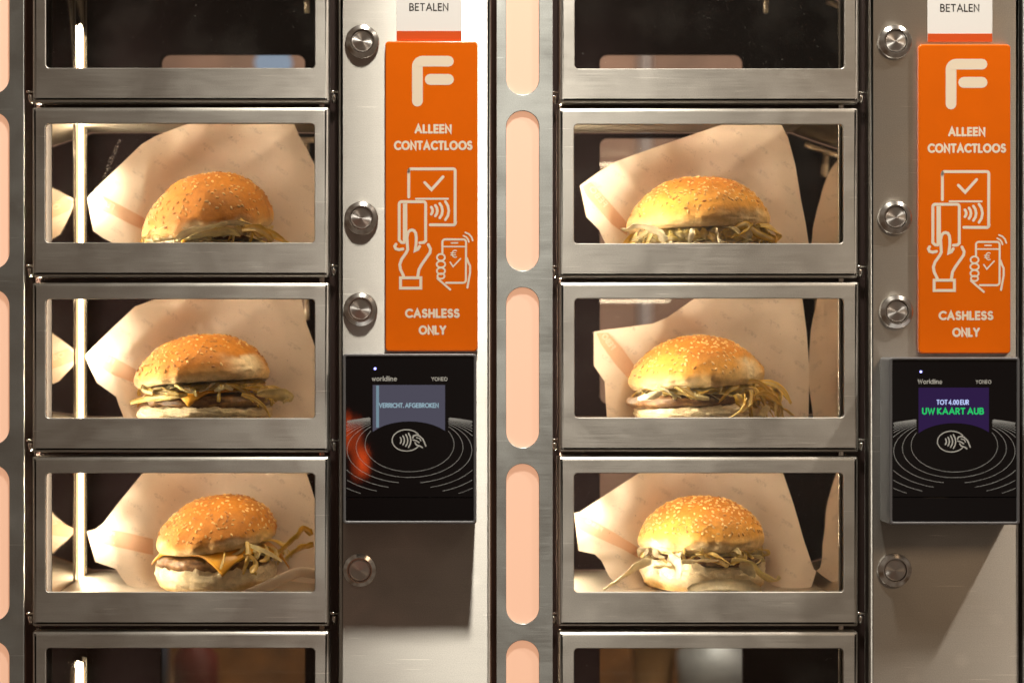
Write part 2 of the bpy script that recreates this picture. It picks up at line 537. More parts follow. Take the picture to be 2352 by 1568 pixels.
def box(name, u0, v0, u1, v1, y0, y1, mat, parent=None, bevel=0.0004):
    return plate(name, [rrect(u0, v0, u1, v1, 1.0, 1)], y0, y1, bevel, mat, parent, nb=1)

# ---- lathe about the y axis (buttons, pins) and about z (food)
def lathe_y(name, u, v, prof, mat, parent=None, n=40, smooth=True):
    """prof: list of (radius in u, y)"""
    V, F = [], []
    c = W(u, v)
    for r, y in prof:
        for k in range(n):
            a = 2 * math.pi * k / n
            V.append(Vector((c.x + r * K * math.cos(a), y, c.z + r * K * math.sin(a))))
    for i in range(len(prof) - 1):
        for k in range(n):
            j = (k + 1) % n
            F.append((i * n + k, i * n + j, (i + 1) * n + j, (i + 1) * n + k))
    V.append(Vector((c.x, prof[-1][1], c.z)))
    m = len(V) - 1
    b = (len(prof) - 1) * n
    for k in range(n):
        F.append((b + k, b + (k + 1) % n, m))
    o = make(name, V, F, mat, parent, smooth=smooth, origin=Vector((c.x, prof[-1][1], c.z)))
    if smooth:
        o.data.set_sharp_from_angle(angle=R_(28))
    return o
def tube(path, radius, n=8, flat=1.0, caps=True, radii=None, side=None):
    """swept tube; flat squashes it along its own 'up'; returns verts, faces"""
    V, F = [], []
    m = len(path)
    up = Vector(side) if side else Vector((0, 0, 1))
    for i, p in enumerate(path):
        t = (path[min(i + 1, m - 1)] - path[max(i - 1, 0)]).normalized()
        s = t.cross(up)
        s = s.normalized() if s.length > 1e-6 else Vector((1, 0, 0))
        w = s.cross(t).normalized()
        r = radii[i] if radii else radius
        for k in range(n):
            a = 2 * math.pi * k / n
            V.append(p + s * (r * math.cos(a)) + w * (r * flat * math.sin(a)))
    for i in range(m - 1):
        for k in range(n):
            j = (k + 1) % n
            F.append((i * n + k, i * n + j, (i + 1) * n + j, (i + 1) * n + k))
    if caps:
        F.append(tuple(range(n - 1, -1, -1)))
        F.append(tuple(range((m - 1) * n, m * n)))
    return V, F

# ---- strokes: flat printed lines
def ribbon(pts, w, closed=False, cap=True):
    P = [Vector((p[0], p[1])) for p in pts]
    n = len(P)
    h = w / 2
    V, F = [], []
    L, Rr = [], []
    for i in range(n):
        if closed:
            a, b, c = P[i - 1], P[i], P[(i + 1) % n]
        else:
            a, b, c = P[max(i - 1, 0)], P[i], P[min(i + 1, n - 1)]
        d1 = (b - a).normalized() if (b - a).length > 1e-9 else (c - b).normalized()
        d2 = (c - b).normalized() if (c - b).length > 1e-9 else d1
        m1, m2 = Vector((-d1.y, d1.x)), Vector((-d2.y, d2.x))
        m = m1 + m2
        m = m.normalized() if m.length > 1e-6 else m1
        s = 1 / max(0.45, m.dot(m1))
        L.append(b + m * h * s); Rr.append(b - m * h * s)
    for i in range(n):
        V += [L[i], Rr[i]]
    rng = n if closed else n - 1
    for i in range(rng):
        j = (i + 1) % n
        F.append((2 * i, 2 * i + 1, 2 * j + 1, 2 * j))
    if cap and not closed:
        for e in (0, n - 1):
            c0 = P[e]
            d = (P[0] - P[1]).normalized() if e == 0 else (P[-1] - P[-2]).normalized()
            m = Vector((-d.y, d.x))
            ring = []
            for k in range(7):
                a = R_(-90 + 30 * k)
                ring.append(c0 + d * (h * math.cos(a)) + m * (h * math.sin(a)))
            b0 = len(V)
            V += ring
            F.append(tuple(range(b0, b0 + 7)))
    return V, F
def strokes_obj(name, strokes, place, mat, parent, kind=None):
    """strokes: list of (pts, width, closed, cap); place(x, y, layer) -> world point"""
    V, F = [], []
    for li, s in enumerate(strokes):
        pts, w = s[0], s[1]
        closed = s[2] if len(s) > 2 else False
        cap = s[3] if len(s) > 3 else True
        if len(pts) > 4 and math.hypot(pts[0][0] - pts[-1][0], pts[0][1] - pts[-1][1]) < 1e-3:
            pts, closed = pts[:-1], True
        v, f = ribbon(pts, w, closed, cap)
        b = len(V)
        V += [place(p.x, p.y, li) for p in v]
        F += [tuple(i + b for i in q) for q in f]
    return make(name, V, F, mat, parent)
def arc(cx, cy, rx, ry, a0, a1, n=14):
    return [(cx + rx * math.cos(R_(a0 + (a1 - a0) * k / n)), cy + ry * math.sin(R_(a0 + (a1 - a0) * k / n))) for k in range(n + 1)]
# glyphs on a cap height of 1, y up; (advance, strokes)
GL = {
 'A': (0.80, [[(0, 0), (0.40, 1), (0.80, 0)], [(0.16, 0.33), (0.64, 0.33)]]),
 'B': (0.56, [[(0, 0), (0, 1), (0.28, 1)] + arc(0.28, 0.76, 0.22, 0.24, 90, -90, 8) + [(0, 0.52)], [(0.26, 0.52)] + arc(0.30, 0.26, 0.26, 0.26, 90, -90, 8) + [(0, 0)]]),
 'C': (0.78, [arc(0.50, 0.5, 0.50, 0.5, 50, 310, 18)]),
 'D': (0.70, [[(0, 0), (0, 1), (0.22, 1)] + arc(0.22, 0.5, 0.48, 0.5, 90, -90, 12) + [(0, 0)]]),
 'E': (0.46, [[(0.46, 0), (0, 0), (0, 1), (0.46, 1)], [(0, 0.51), (0.42, 0.51)]]),
 'F': (0.46, [[(0, 0), (0, 1), (0.46, 1)], [(0, 0.51), (0.42, 0.51)]]),
 'G': (0.90, [arc(0.50, 0.5, 0.50, 0.5, 48, 330, 18) + [(0.93, 0.44), (0.56, 0.44)]]),
 'H': (0.64, [[(0, 0), (0, 1)], [(0.64, 0), (0.64, 1)], [(0, 0.52), (0.64, 0.52)]]),
 'I': (0.0, [[(0, 0), (0, 1)]]),
 'K': (0.58, [[(0, 0), (0, 1)], [(0.54, 1), (0.04, 0.5), (0.58, 0)]]),
 'L': (0.42, [[(0, 1), (0, 0), (0.42, 0)]]),
 'N': (0.68, [[(0, 0), (0, 1), (0.68, 0), (0.68, 1)]]),
 'O': (1.0, [arc(0.5, 0.5, 0.5, 0.5, 0, 360, 26)]),
 'P': (0.52, [[(0, 0), (0, 1), (0.26, 1)] + arc(0.26, 0.74, 0.26, 0.26, 90, -90, 8) + [(0, 0.48)]]),
 'R': (0.54, [[(0, 0), (0, 1), (0.26, 1)] + arc(0.26, 0.74, 0.25, 0.26, 90, -90, 8) + [(0, 0.48)], [(0.24, 0.48), (0.54, 0)]]),
 'S': (0.52, [arc(0.26, 0.755, 0.24, 0.245, 40, 255, 12) + arc(0.26, 0.26, 0.26, 0.26, 80, -150, 12)]),
 'T': (0.60, [[(0, 1), (0.60, 1)], [(0.30, 1), (0.30, 0)]]),
 'U': (0.62, [[(0, 1), (0, 0.31)] + arc(0.31, 0.31, 0.31, 0.31, 180, 360, 12) + [(0.62, 1)]]),
 'V': (0.74, [[(0, 1), (0.37, 0), (0.74, 1)]]),
 'W': (1.05, [[(0, 1), (0.26, 0), (0.52, 0.9), (0.78, 0), (1.05, 1)]]),
 'Y': (0.70, [[(0, 1), (0.35, 0.48), (0.70, 1)], [(0.35, 0.48), (0.35, 0)]]),
 '0': (0.56, [arc(0.28, 0.5, 0.28, 0.5, 0, 360, 20)]),
 '4': (0.60, [[(0.45, 0), (0.45, 1), (0, 0.28), (0.60, 0.28)]]),
 '.': (0.04, [[(0, 0.0), (0.04, 0.03)]]),
 ',': (0.06, [[(0.06, 0.04), (0, -0.16)]]),
 ' ': (0.25, []),
 'w': (0.72, [[(0, 0.66), (0.18, 0), (0.36, 0.6), (0.54, 0), (0.72, 0.66)]]),
 'o': (0.60, [arc(0.30, 0.33, 0.30, 0.33, 0, 360, 18)]),
 'r': (0.30, [[(0, 0), (0, 0.66)], arc(0.24, 0.38, 0.24, 0.28, 160, 70, 6)]),
 'l': (0.0, [[(0, 0), (0, 1)]]),
 'd': (0.58, [arc(0.29, 0.33, 0.29, 0.33, 0, 360, 18), [(0.58, 0), (0.58, 1)]]),
 'i': (0.0, [[(0, 0), (0, 0.66)], [(0, 0.92), (0, 0.97)]]),
 'n': (0.48, [[(0, 0), (0, 0.66)], [(0, 0.36)] + arc(0.24, 0.40, 0.24, 0.26, 180, 0, 8) + [(0.48, 0)]]),
 'e': (0.58, [[(0.02, 0.36), (0.58, 0.36)] + arc(0.29, 0.33, 0.29, 0.33, 5, 310, 16)]),
}
def text(s, x0, x1, ytop, ybot, wt, gap=0.30, mirror=False):
    """strokes for s fitted between x0 and x1; y grows downwards"""
    adv, total = [], 0.0
    for ch in s:
        adv.append(total)
        total += GL[ch][0] + (gap if ch != ' ' else 0.0)
    total -= gap
    cap = (ybot - ytop) - wt
    sx = (x1 - x0 - wt) / total
    out = []
    for ch, a in zip(s, adv):
        for st in GL[ch][1]:
            pts = []
            for (px, py) in st:
                x = x0 + wt / 2 + (a + px) * sx
                if mirror:
                    x = x0 + x1 - x
                pts.append((x, ybot - wt / 2 - py * cap))
            out.append((pts, wt, False, True))
    return out

# ================================================================== THE MACHINE
ROWS = (1, 2, 3, 4, 5)
def door_top(r): return 247.0 + 401.0 * (r - 2)
def floor_v(r): return 1380.0 + 401.0 * (r - 4)
VTOP, VBOT = -190.0, 1800.0

def locker_column(label, door_u, win_u, chan, wall_u, back_win, panel_u, button_pos, strip_u):
    root = empty("locker_column", W(panel_u[0], VBOT, 0.05))
    tag(root, label, "vending machine", "locker columns of the vending wall")
    # doors
    du0, wu0 = door_u, win_u
    for r in ROWS:
        jr = random.Random(r * 7 + int(door_u[0]))
        t = door_top(r) + jr.uniform(-1.2, 1.2)
        ju = jr.uniform(-1.2, 1.2)
        door_u, win_u = (du0[0] + ju, du0[1] + ju), (wu0[0] + ju, wu0[1] + ju)
        loc = W((door_u[0] + door_u[1]) / 2, t + 390, 0)
        d = empty("door", loc, root)
        door_frame(door_u, win_u, t, d)
        box("pane", win_u[0] - 14, t + 24, win_u[1] + 14, t + 325, 0.0030, 0.0055, M['glass'], d)
        if r == 2 and door_u[0] < 500:
            jr2 = random.Random(5)
            V, F = [], []
            for k in range(26):
                q = k / 25.0
                w = 5.0 * math.sin(math.pi * min(1, q + 0.08)) + jr2.uniform(-1.4, 1.6)
                cu_, cv_ = 274 - 46 * q + jr2.uniform(-1, 1), 318 + 108 * q
                V += [W(cu_ - w, cv_, 0.0027), W(cu_ + w, cv_ + 3, 0.0027)]
            F = [(2 * k, 2 * k + 1, 2 * k + 3, 2 * k + 2) for k in range(25)]
            make("grease_streak", V, F, M['grease'], d)
        for side, (a, b) in (("l", (chan[0], door_u[0])), ("r", (door_u[1], chan[3]))):
            vy = t + 363
            p0, p1 = W(a + 1, vy, 0.006), W(b - 1, vy, 0.006)
            V, F = tube([p0, p0.lerp(p1, 0.45), p0.lerp(p1, 0.5), p1], 2.6 * K, 10, radii=[3.6 * K, 3.6 * K, 2.4 * K, 2.4 * K])
            V2, F2 = tube([W(b - 9 if side == "l" else a + 9, vy + 6, 0.006), W(b - 9 if side == "l" else a + 9, vy + 24, 0.008)], 5 * K, 10)
            n0 = len(V)
            make("hinge_pin", V + V2, F + [tuple(i + n0 for i in f) for f in F2], M['chrome'], d, smooth=True)
    # dark channels beside the doors
    box("door_channel", chan[0] - 6, VTOP, strip_u[0] - 2, VBOT, 0.012, 0.020, M['channel'], root)
    for r in ROWS:
        t = door_top(r)
        box("gap_light_block", wall_u[0] - 20, t - 34, wall_u[1] + 2, t + 22, 0.0113, 0.0119, M['channel'], root, bevel=0.0001)  # dark strip added to darken the door gap and block light leaks
    box("spill_cover", wall_u[0] - 16, VTOP, wall_u[0] + 0.6, VBOT, 0.0200, 0.0209, M['black'], root, bevel=0.0002)  # black cover added to hide light spill on the wall's front edge
    for r in (2, 3, 4):
        t = door_top(r)
        box("unseen_fill_strip", strip_u[0], t + 8, strip_u[1], t + 322, 0.0135, 0.0192, M['unseen_fill_strip'], root)  # unseen strip added behind the frame, lights the burgers from front left
        box("unseen_fill_strip", wall_u[0] + 30, t + 8, wall_u[1] - 20, t + 17, 0.0135, 0.0185, M['fill_top'], root)  # unseen strip added under the top rail as soft fill
    box("door_channel", wall_u[1] + 2, VTOP, chan[3] + 6, VBOT, 0.012, 0.020, M['channel'], root)
    # side walls: polished steel; the left one has a long lit slot
    dwall = 0.164
    for side, wu in (("l", wall_u[0]), ("r", wall_u[1])):
        u0, u1 = (wu - 8, wu) if side == "l" else (wu, wu + 8)
        box("side_wall", u0, VTOP, u1, VBOT, 0.0210 if side == "l" else 0.0075, dwall, M['mirror'], root, bevel=0.0003)
        # slim trim of the wall's front edge behind the glass
        x0, x1 = (wu, wu + 4) if side == "l" else (wu - 4, wu)
        if side == "r": box("edge_trim", x0, VTOP, x1, VBOT, 0.0070, 0.0105, M['chrome'], root, bevel=0.0003)
    # lit slots in the left wall
    xw = X(wall_u[0]) + 0.0006
    for (va, vb) in ((-19.0, 1470.0), (1594.0, 2400.0)):
        y0, y1 = 0.104, 0.133
        rr = (y1 - y0) / 2
        yc = (y0 + y1) / 2
        za, zb = Z(va) - rr, Z(vb) + rr
        pts = [Vector((xw, yc + rr * math.cos(R_(a)), za + rr * math.sin(R_(a)))) for a in range(0, 181, 12)]
        pts += [Vector((xw, yc + rr * math.cos(R_(a)), zb + rr * math.sin(R_(a)))) for a in range(180, 361, 12)]
        make("side_light", pts, [tuple(range(len(pts)))], M['tube'], root)
        for (ya, yb) in ((0.0975, 0.1000), (0.1385, 0.1410)):
            box("light_trim", wall_u[0] + 0.2, va if va > 1000 else VTOP, wall_u[0] + 2.6, vb, ya, yb, M['chrome'], root, bevel=0.0003)
    # shelves
    for r in (0,) + ROWS:
        f = floor_v(r)
        box("shelf", wall_u[0] + 0.5, f, wall_u[1] - 0.5, f + 58, 0.012, dwall - 0.001, M['shelf'], root, bevel=0.0006)
    # back panels with a window each
    for r in ROWS:
        f = floor_v(r)
        top = floor_v(r - 1) + 59
        wt = 29.0 if r == 1 else top + 12
        o = rrect(wall_u[0] - 8, top, wall_u[1] + 8, f - 1, 1, 1)
        h = rrect(back_win[0], wt, back_win[1], f - 34, 22, 6, hole=True)
        bp = plate("back_panel", [o, h], dwall, dwall + 0.006, 0.001, M['back'], root)
        box("back_pane", back_win[0] - 6, wt - 6, back_win[1] + 6, f - 28, dwall + 0.0062, dwall + 0.009, M['glass'], bp)
        # hinge of the back flap
        hp = W(wall_u[1] - 105, top + 20, dwall - 0.005)
        V, F = tube([hp, hp + Vector((0.026, 0, 0))], 0.0026, 12)
        V2, F2 = tube([hp + Vector((0.012, 0.002, -0.002)), hp + Vector((0.012, 0.002, -0.022))], 0.0022, 8)
        n0 = len(V)
        make("back_hinge", V + V2, F + [tuple(i + n0 for i in q) for q in F2], M['shelf'], bp, smooth=True)
    # control panel
    cp = plate("control_panel", [rrect(panel_u[0], VTOP, panel_u[1], VBOT, 3, 3)], 0.0, 0.010, 0.0034, M['panel'], root, nb=6)
    for (bu, bv) in button_pos:
        b = empty("push_button", W(bu, bv, 0), root)
        lathe_y("bezel", bu, bv, [(39, 0.0), (39, -0.0012), (37.5, -0.0020), (29, -0.0036), (26.5, -0.0036), (25.5, -0.0028), (25.2, -0.0010), (0.5, -0.0010)], M['bezel'], b)
        lathe_y("cap", bu, bv, [(24.2, -0.0011), (24.2, -0.0026), (23.2, -0.0031), (21.8, -0.0031), (21.2, -0.0027), (12, -0.0029), (0.4, -0.0032)], M['cap'], b)
    return root

def door_frame(door_u, win_u, t, parent):
    """sheet-steel door front: rolled outer edge, window cut out"""
    outer = rrect(door_u[0], t, door_u[1], t + 390, 5, 4)
    inner = rrect(win_u[0], t + 38, win_u[1], t + 311, 9, 6, hole=True)
    bo, bi, nb = 0.0032, 0.0006, 6
    V, N, F = [], [], []
    last = []
    for pts, bevel in ((outer, bo), (inner, bi)):
        nr = vnorm(pts)
        n = len(pts)
        prev = None
        back = 0.011 if bevel == bo else 0.0028
        steps = [(0.0, back, 0.0)] + [(bevel * (1 - math.cos(R_(90) * k / nb)), bevel * (1 - math.sin(R_(90) * k / nb)), R_(90) * k / nb) for k in range(nb + 1)]
        for off, y, th in steps:
            base = len(V)
            for (p, (m, s)) in zip(pts, nr):
                V.append(Vector((p[0] + m.x * off * s, y, p[1] + m.y * off * s)))
                N.append(Vector((-m.x * math.cos(th), -math.sin(th), -m.y * math.cos(th))))
            if prev is not None:
                for i in range(n):
                    j = (i + 1) % n
                    F.append((prev + i, prev + j, base + j, base + i))
            prev = base
        last.append((prev, n))
    poly, idx = [], []
    for b0, n in last:
        poly.append([Vector((V[b0 + i].x, V[b0 + i].z, 0)) for i in range(n)])
        idx += list(range(b0, b0 + n))
    fl = [p for l in poly for p in l]
    for a, b, c in tessellate_polygon(poly):
        A, B, C = fl[a], fl[b], fl[c]
        cr = (B.x - A.x) * (C.y - A.y) - (B.y - A.y) * (C.x - A.x)
        if abs(cr) < 1e-14: continue
        if cr < 0: b, c = c, b
        F.append((idx[a], idx[b], idx[c]))
    return make("frame", V, F, M['door'], parent, normals=N)

COL_L = locker_column("steel locker column on the left, three hamburgers with warm light behind its glass doors",
    (73, 757), (105, 723), (55, 73, 757, 777), (104, 736), (285, 662), (777, 1130),
    [(832, 97), (830, 502), (828, 711), (826, 1308)], (76, 86))
COL_R = locker_column("steel locker column on the right, beside the reader asking for a card",
    (1283, 1973), (1319, 1938), (1270, 1283, 1973, 1995), (1312, 1936), (1436, 1812), (1995, 2344),
    [(2055, 97), (2055, 500), (2058, 716), (2054, 1308)], (1291, 1301))

def light_panel(label, u0, u1, su0, su1, slots):
    root = empty("light_panel", W((u0 + u1) / 2, VBOT, 0.01))
    tag(root, label, "panel", "lit strips between the locker columns")
    loops = [rrect(u0, VTOP, u1, VBOT, 3, 3)]
    for (a, b) in slots:
        loops.append(rrect(su0, a, su1, b, (su1 - su0) / 2 - 0.5, 10, hole=True))
    plate("steel_plate", loops, 0.0, 0.0016, 0.0005, M['strip'], root, nb=4)
    for (a, b) in slots:
        plate("light_diffuser", [rrect(su0 - 6, a - 6, su1 + 6, b + 6, (su1 - su0) / 2, 10)], 0.0018, 0.0045, 0.0004, M['slot'], root, nb=1)
    return root
SL = [(-150, 218), (255, 622), (660, 1028), (1065, 1432), (1470, 1790)]
light_panel("narrow steel strip with glowing peach slots in the middle of the wall", 1140, 1270, 1163, 1238, SL)
light_panel("steel strip cut off by the left picture edge, glowing peach slots at its side", -96, 55, -55, 21,
            [(-150, 215), (258, 617), (665, 1020), (1068, 1425), (1472, 1790)])
rp = empty("light_panel", W(2420, VBOT, 0.01))
tag(rp, "sliver of steel strip at the far right picture edge beside the right reader", "panel", "lit strips between the locker columns")
plate("steel_plate", [rrect(2349, VTOP, 2500, VBOT, 3, 3)], 0.0, 0.0105, 0.0012, M['strip'], rp)

# dark cabinet body behind the joints
for (a, b, parent) in ((740, 800, COL_L), (1110, 1325, COL_L), (1940, 2020, COL_R), (2325, 2380, COL_R), (-110, 100, COL_L)):
    plate("joint_backing", [rrect(a, VTOP, b, VBOT, 1, 1)], 0.0210, 0.0230, 0.0003, M['channel'], parent)

# ================================================================== SIGNS
def q4(x, y): return (753.8 + x * 0.33654, y * 0.33654)
def q5(x, y): return (753.8 + x * 0.33654, 512.6 + y * 0.33654)
def payment_sign(label, u0, v0, u1, v1):
    """orange acrylic plate; artwork laid out on the left sign (885, 97) and shifted"""
    root = empty("payment_sign", W((u0 + u1) / 2, v1, 0))
    tag(root, label, "sign", "orange payment signs")
    plate("plate", [rrect(u0, v0, u1, v1, 9, 6)], -0.0034, -0.0002, 0.0011, M['orange'], root, nb=5)
    du, dv = u0 - 885 - 1, v0 - 97
    sv = (v1 - v0) / 710.0
    yf = -0.0034
    def place(x, y, li):
        return W(x + du, v0 + (y - 97) * sv, yf - 0.00006 - 0.000004 * li)
    k = 0.33654
    # big letter F
    F = [( [q4(612, 697), q4(612, 462)] + [q4(*p) for p in arc(648.5, 461.5, 36.5, 36.5, 180, 270, 6)] + [q4(823, 425)], 73 * k),
         ([q4(699, 549), q4(823, 549)], 75 * k)]
    strokes_obj("logo_letter", F, place, M['cream'], root)
    T = []
    for s, x0, x1, y0, y1, f in (("ALLEEN", 592, 846, 853, 917, q4), ("CONTACTLOOS", 452, 987, 965, 1030, q4),
                                 ("CASHLESS", 527, 900, 583, 647, q5), ("ONLY", 620, 808, 697, 761, q5)):
        a, b = f(x0, y0), f(x1, y1)
        T.append(text(s, a[0], b[0], a[1], b[1], 15.0 * k, gap=0.36))
    for t in T:
        strokes_obj("lettering", t, place, M['cream'], root)
    # card held against a reader
    w = 20 * k
    S = []
    S.append(([q4(553, 1348), q4(553, 1170)] + [q4(*p) for p in arc(567, 1171, 14, 14, 180, 270, 4)] + [q4(855, 1157)] +
              [q4(*p) for p in arc(855, 1171, 14, 14, 270, 360, 4)] + [q4(868, 1524)] + [q4(*p) for p in arc(855, 1524, 14, 14, 0, 90, 4)] + [q4(700, 1537)], w))
    S.append(([q4(662, 1250), q4(708, 1298), q4(786, 1211)], w))
    S.append(([q4(602, 1360), q4(820, 1360)], 13 * k))
    S.append(([q5(522, 134), q5(505, 134), q5(488, 118), q4(488, 1396)] + [q4(*p) for p in arc(504, 1396, 16, 16, 180, 270, 4)] + [q4(652, 1380)] +
              [q4(*p) for p in arc(652, 1396, 16, 16, 270, 360, 4)] + [q5(668, 122), q5(655, 134), q5(628, 136)], w))
    S.append(([q4(528, 1392), q5(528, 128)], 30 * k, False, False))
    for cx, h in ((706, 24), (734, 36), (764, 49), (802, 62)):
        S.append(([q4(cx, 1441 - h), q4(cx + h * 0.28, 1441 - h * 0.55), q4(cx + h * 0.38, 1441), q4(cx + h * 0.28, 1441 + h * 0.55), q4(cx, 1441 + h)], 18 * k))
    S.append(([q5(*p) for p in ((518, 362), (497, 318), (492, 285), (503, 250), (535, 205), (546, 182), (543, 140), (541, 100), (548, 66), (562, 52), (576, 49),
                                (590, 54), (600, 70), (604, 100), (603, 140), (597, 188), (615, 180), (627, 160))], w))
    S.append(([q5(*p) for p in ((686, 148), (701, 178), (698, 202), (680, 228), (640, 285), (622, 318), (615, 362))], w))
    S.append(([q5(*p) for p in ((466, 146), (458, 160), (465, 177), (487, 183), (513, 178))], w))
    S.append(([q5(497, 374), q5(635, 374), q5(635, 444), q5(497, 444)], w, True))
    strokes_obj("pictogram", S, place, M['cream'], root)
    # telephone held in a hand
    w = 14 * k
    S = []
    S.append(([q5(782, 206), q5(782, 133)] + [q5(*p) for p in arc(800, 131, 18, 18, 180, 270, 4)] + [q5(925, 113)] + [q5(*p) for p in arc(925, 131, 18, 18, 270, 360, 4)] +
              [q5(942, 388)] + [q5(*p) for p in arc(922, 388, 20, 20, 0, 90, 4)] + [q5(808, 408)], w))
    S.append(([q5(788, 162), q5(936, 162)], 10 * k, False, False))
    S.append(([q5(843, 137), q5(885, 137)], 10 * k))
    for cy, rx, ry in ((235, 27, 23), (282, 29, 22), (327, 28, 22), (362, 24, 18)):
        S.append((([q5(*p) for p in arc(772, cy, rx, ry, 0, 348, 18)]), 12 * k, True))
    S.append(([q5(748, 378), q5(835, 453)], w))
    S.append(([q5(*p) for p in ((949, 240), (958, 268), (970, 292), (970, 340), (952, 440))], w))
    S.append(([q5(835, 268), q5(855, 298), q5(905, 244)], 10 * k))
    S.append(([q5(*p) for p in arc(868, 211, 20, 24, 60, 300, 12)], 8 * k))
    S.append(([q5(840, 205), q5(872, 205)], 7 * k)); S.append(([q5(840, 219), q5(872, 219)], 7 * k))
    S.append(([q5(*p) for p in ((926, 88), (945, 98), (957, 114), (962, 130))], 11 * k))
    S.append(([q5(*p) for p in ((938, 66), (962, 76), (980, 96), (988, 120))], 11 * k))
    strokes_obj("pictogram", S, place, M['cream'], root)
    return root
payment_sign("orange contactless sign on the left panel, below the white sticker beside the bright strip", 885, 97, 1097, 807)
payment_sign("orange contactless sign on the right panel, above the reader with green words", 2107, 104, 2318, 812)

def sticker(label, u0, u1, vb, vband):
    root = empty("sticker", W((u0 + u1) / 2, vb, 0))
    tag(root, label, "sticker", "white pay stickers above the signs")
    plate("sheet", [rrect(u0, VTOP + 20, u1, vb, 2, 2)], -0.00035, -0.00005, 0.0001, M['white'], root, nb=1)
    plate("colour_band", [rrect(u0 + 0.4, vband, u1 - 0.4, vb - 0.3, 1, 1)], -0.00048, -0.00037, 0.00003, M['red'], root, nb=1)
    def place(x, y, li): return W(x, y, -0.00042 - 0.000004 * li)
    base = vb - 95
    strokes_obj("lettering", text("BETALEN", u0 + 29, u0 + 119, base + 8, base + 26, 2.6, gap=0.30), place, M['ink'], root)
    strokes_obj("lettering", text("CONTACTLOOS", u0 + 12, u0 + 137, base - 24, base - 6, 2.6, gap=0.27), place, M['ink'], root)
    return root
sticker("white sticker with an orange foot on the left panel, cut off at the top", 911, 1060, 95, 72)
sticker("white sticker with an orange foot on the right panel, cut off at the top", 2130, 2279, 97, 78)

# ================================================================== CARD READERS
def card_terminal(label, fu0, fv0, fu1, fv1, screen, texts, wordmark):
    """fu.. : the black face as seen; body stands 24 mm off the panel"""
    H = 0.024
    pu0, pv0 = plan(fu0, fv0, -H)
    pu1, pv1 = plan(fu1, fv1, -H)
    b = 6.5
    root = empty("card_terminal", W((pu0 + pu1) / 2, pv1 + b, -H / 2))
    tag(root, label, "card reader", "contactless card readers")
    plate("housing", [rrect(pu0 - b, pv0 - b, pu1 + b, pv1 + b, 7, 5), rrect(pu0, pv0, pu1, pv1, 3, 4, hole=True)], -H, -0.0001, 0.0008, M['housing'], root, nb=4)
    s = (pu1 - pu0) / 872.0
    split = pv0 + (1866 - 908) * s
    plate("face", [rrect(pu0, pv0, pu1, split - 0.6, 1, 1)], -H + 0.0006, -0.006, 0.0002, M['blackglass'], root, nb=2)
    plate("chin", [rrect(pu0, split + 0.6, pu1, pv1, 1, 1)], -H + 0.0008, -0.006, 0.0004, M['blackglass'], root, nb=2)
    y0 = -H + 0.0006
    def place_at(dy):
        def place(x, y, li):
            return W(pu0 + (x - 118) * s, pv0 + (y - 908) * s, y0 - dy - 0.000003 * li)
        return place
    # the display: square with a domed bite out of its lower edge
    cx, cy = 553.0, 1505.0
    pts = [(795, 1100), (302, 1100)]
    for k in range(13):
        x = 302 + (795 - 302) * k / 12
        d = (x - cx) / 300.0
        pts.append((x, cy - 157 * math.sqrt(max(0.0, 1 - d * d))))
    pl = place_at(0.00005)
    scr = make("screen", [pl(x, y, 0) for x, y in pts], [tuple(range(len(pts)))], M[screen], root)
    for (t, x0, x1, ya, yb, wt, mat) in texts:
        strokes_obj("screen_text", text(t, x0, x1, ya, yb, wt, gap=0.30), place_at(0.00012), M[mat], scr)
    if screen == 'screen_a':
        strokes_obj("screen_bar", [([(335, 1104), (335, 1390)], 20, False, False)], place_at(0.00009), M['screen_bar'], scr)
    # printed rings
    S = []
    for i in range(13):
        rx, ry, ccy = 303 + 61 * i, 185 + 20 * i, 1505 + 19 * i
        gap = (0, 0, 70, 136, 222, 326)[i] if i < 6 else 999
        run = []
        N = 400
        for k in range(N + 1):
            a = R_(-90 + 360 * k / N)
            dx, y = rx * math.cos(a), ccy + ry * math.sin(a)
            ok = abs(dx) < 431 and y < 1858
            if y < ccy and abs(dx) < 262: ok = False
            if y >= ccy and abs(dx) < gap: ok = False
            if y < 1206 or (i >= 6 and y > 1560): ok = False
            if ok:
                run.append((cx + dx, y))
            else:
                if len(run) > 2: S.append((run, 3.2, False, False))
                run = []
        if len(run) > 2: S.append((run, 3.2, False, False))
    strokes_obj("printed_rings", S, place_at(0.00006), M['line'], root)
    # contactless mark: oval, waves and a hand
    S = [(arc(532, 1477, 98, 73, 35, 325, 26), 7)]
    for x, h in ((490, 20), (508, 30), (527, 40), (546, 48)):
        S.append(([(x, 1477 - h), (x + h * 0.26, 1477 - h * 0.5), (x + h * 0.34, 1477), (x + h * 0.26, 1477 + h * 0.5), (x, 1477 + h)], 9))
    S.append(([(575, 1462), (580, 1446), (600, 1440), (622, 1448), (645, 1470), (664, 1516)], 9))
    S.append(([(577, 1474), (596, 1478), (618, 1492)], 9))
    S.append(([(590, 1492), (600, 1508), (625, 1516), (640, 1526)], 9))
    S.append(([(600, 1458), (622, 1464), (630, 1480)], 7))
    strokes_obj("contactless_mark", S, place_at(0.00007), M['pale'], root)
    strokes_obj("lettering", text(wordmark, 296, 468, 1040, 1074, 5.4, gap=0.28), place_at(0.00005), M['pale'], root)
    strokes_obj("lettering", text("YONEO", 702, 812, 1046, 1073, 4.6, gap=0.34), place_at(0.00005), M['pale'], root)
    ring = arc(318, 989, 9, 9, 0, 336, 14)
    make("status_light", [place_at(0.00006)(x, y, 0) for x, y in ring], [tuple(range(len(ring)))], M['led'], root)
    return root
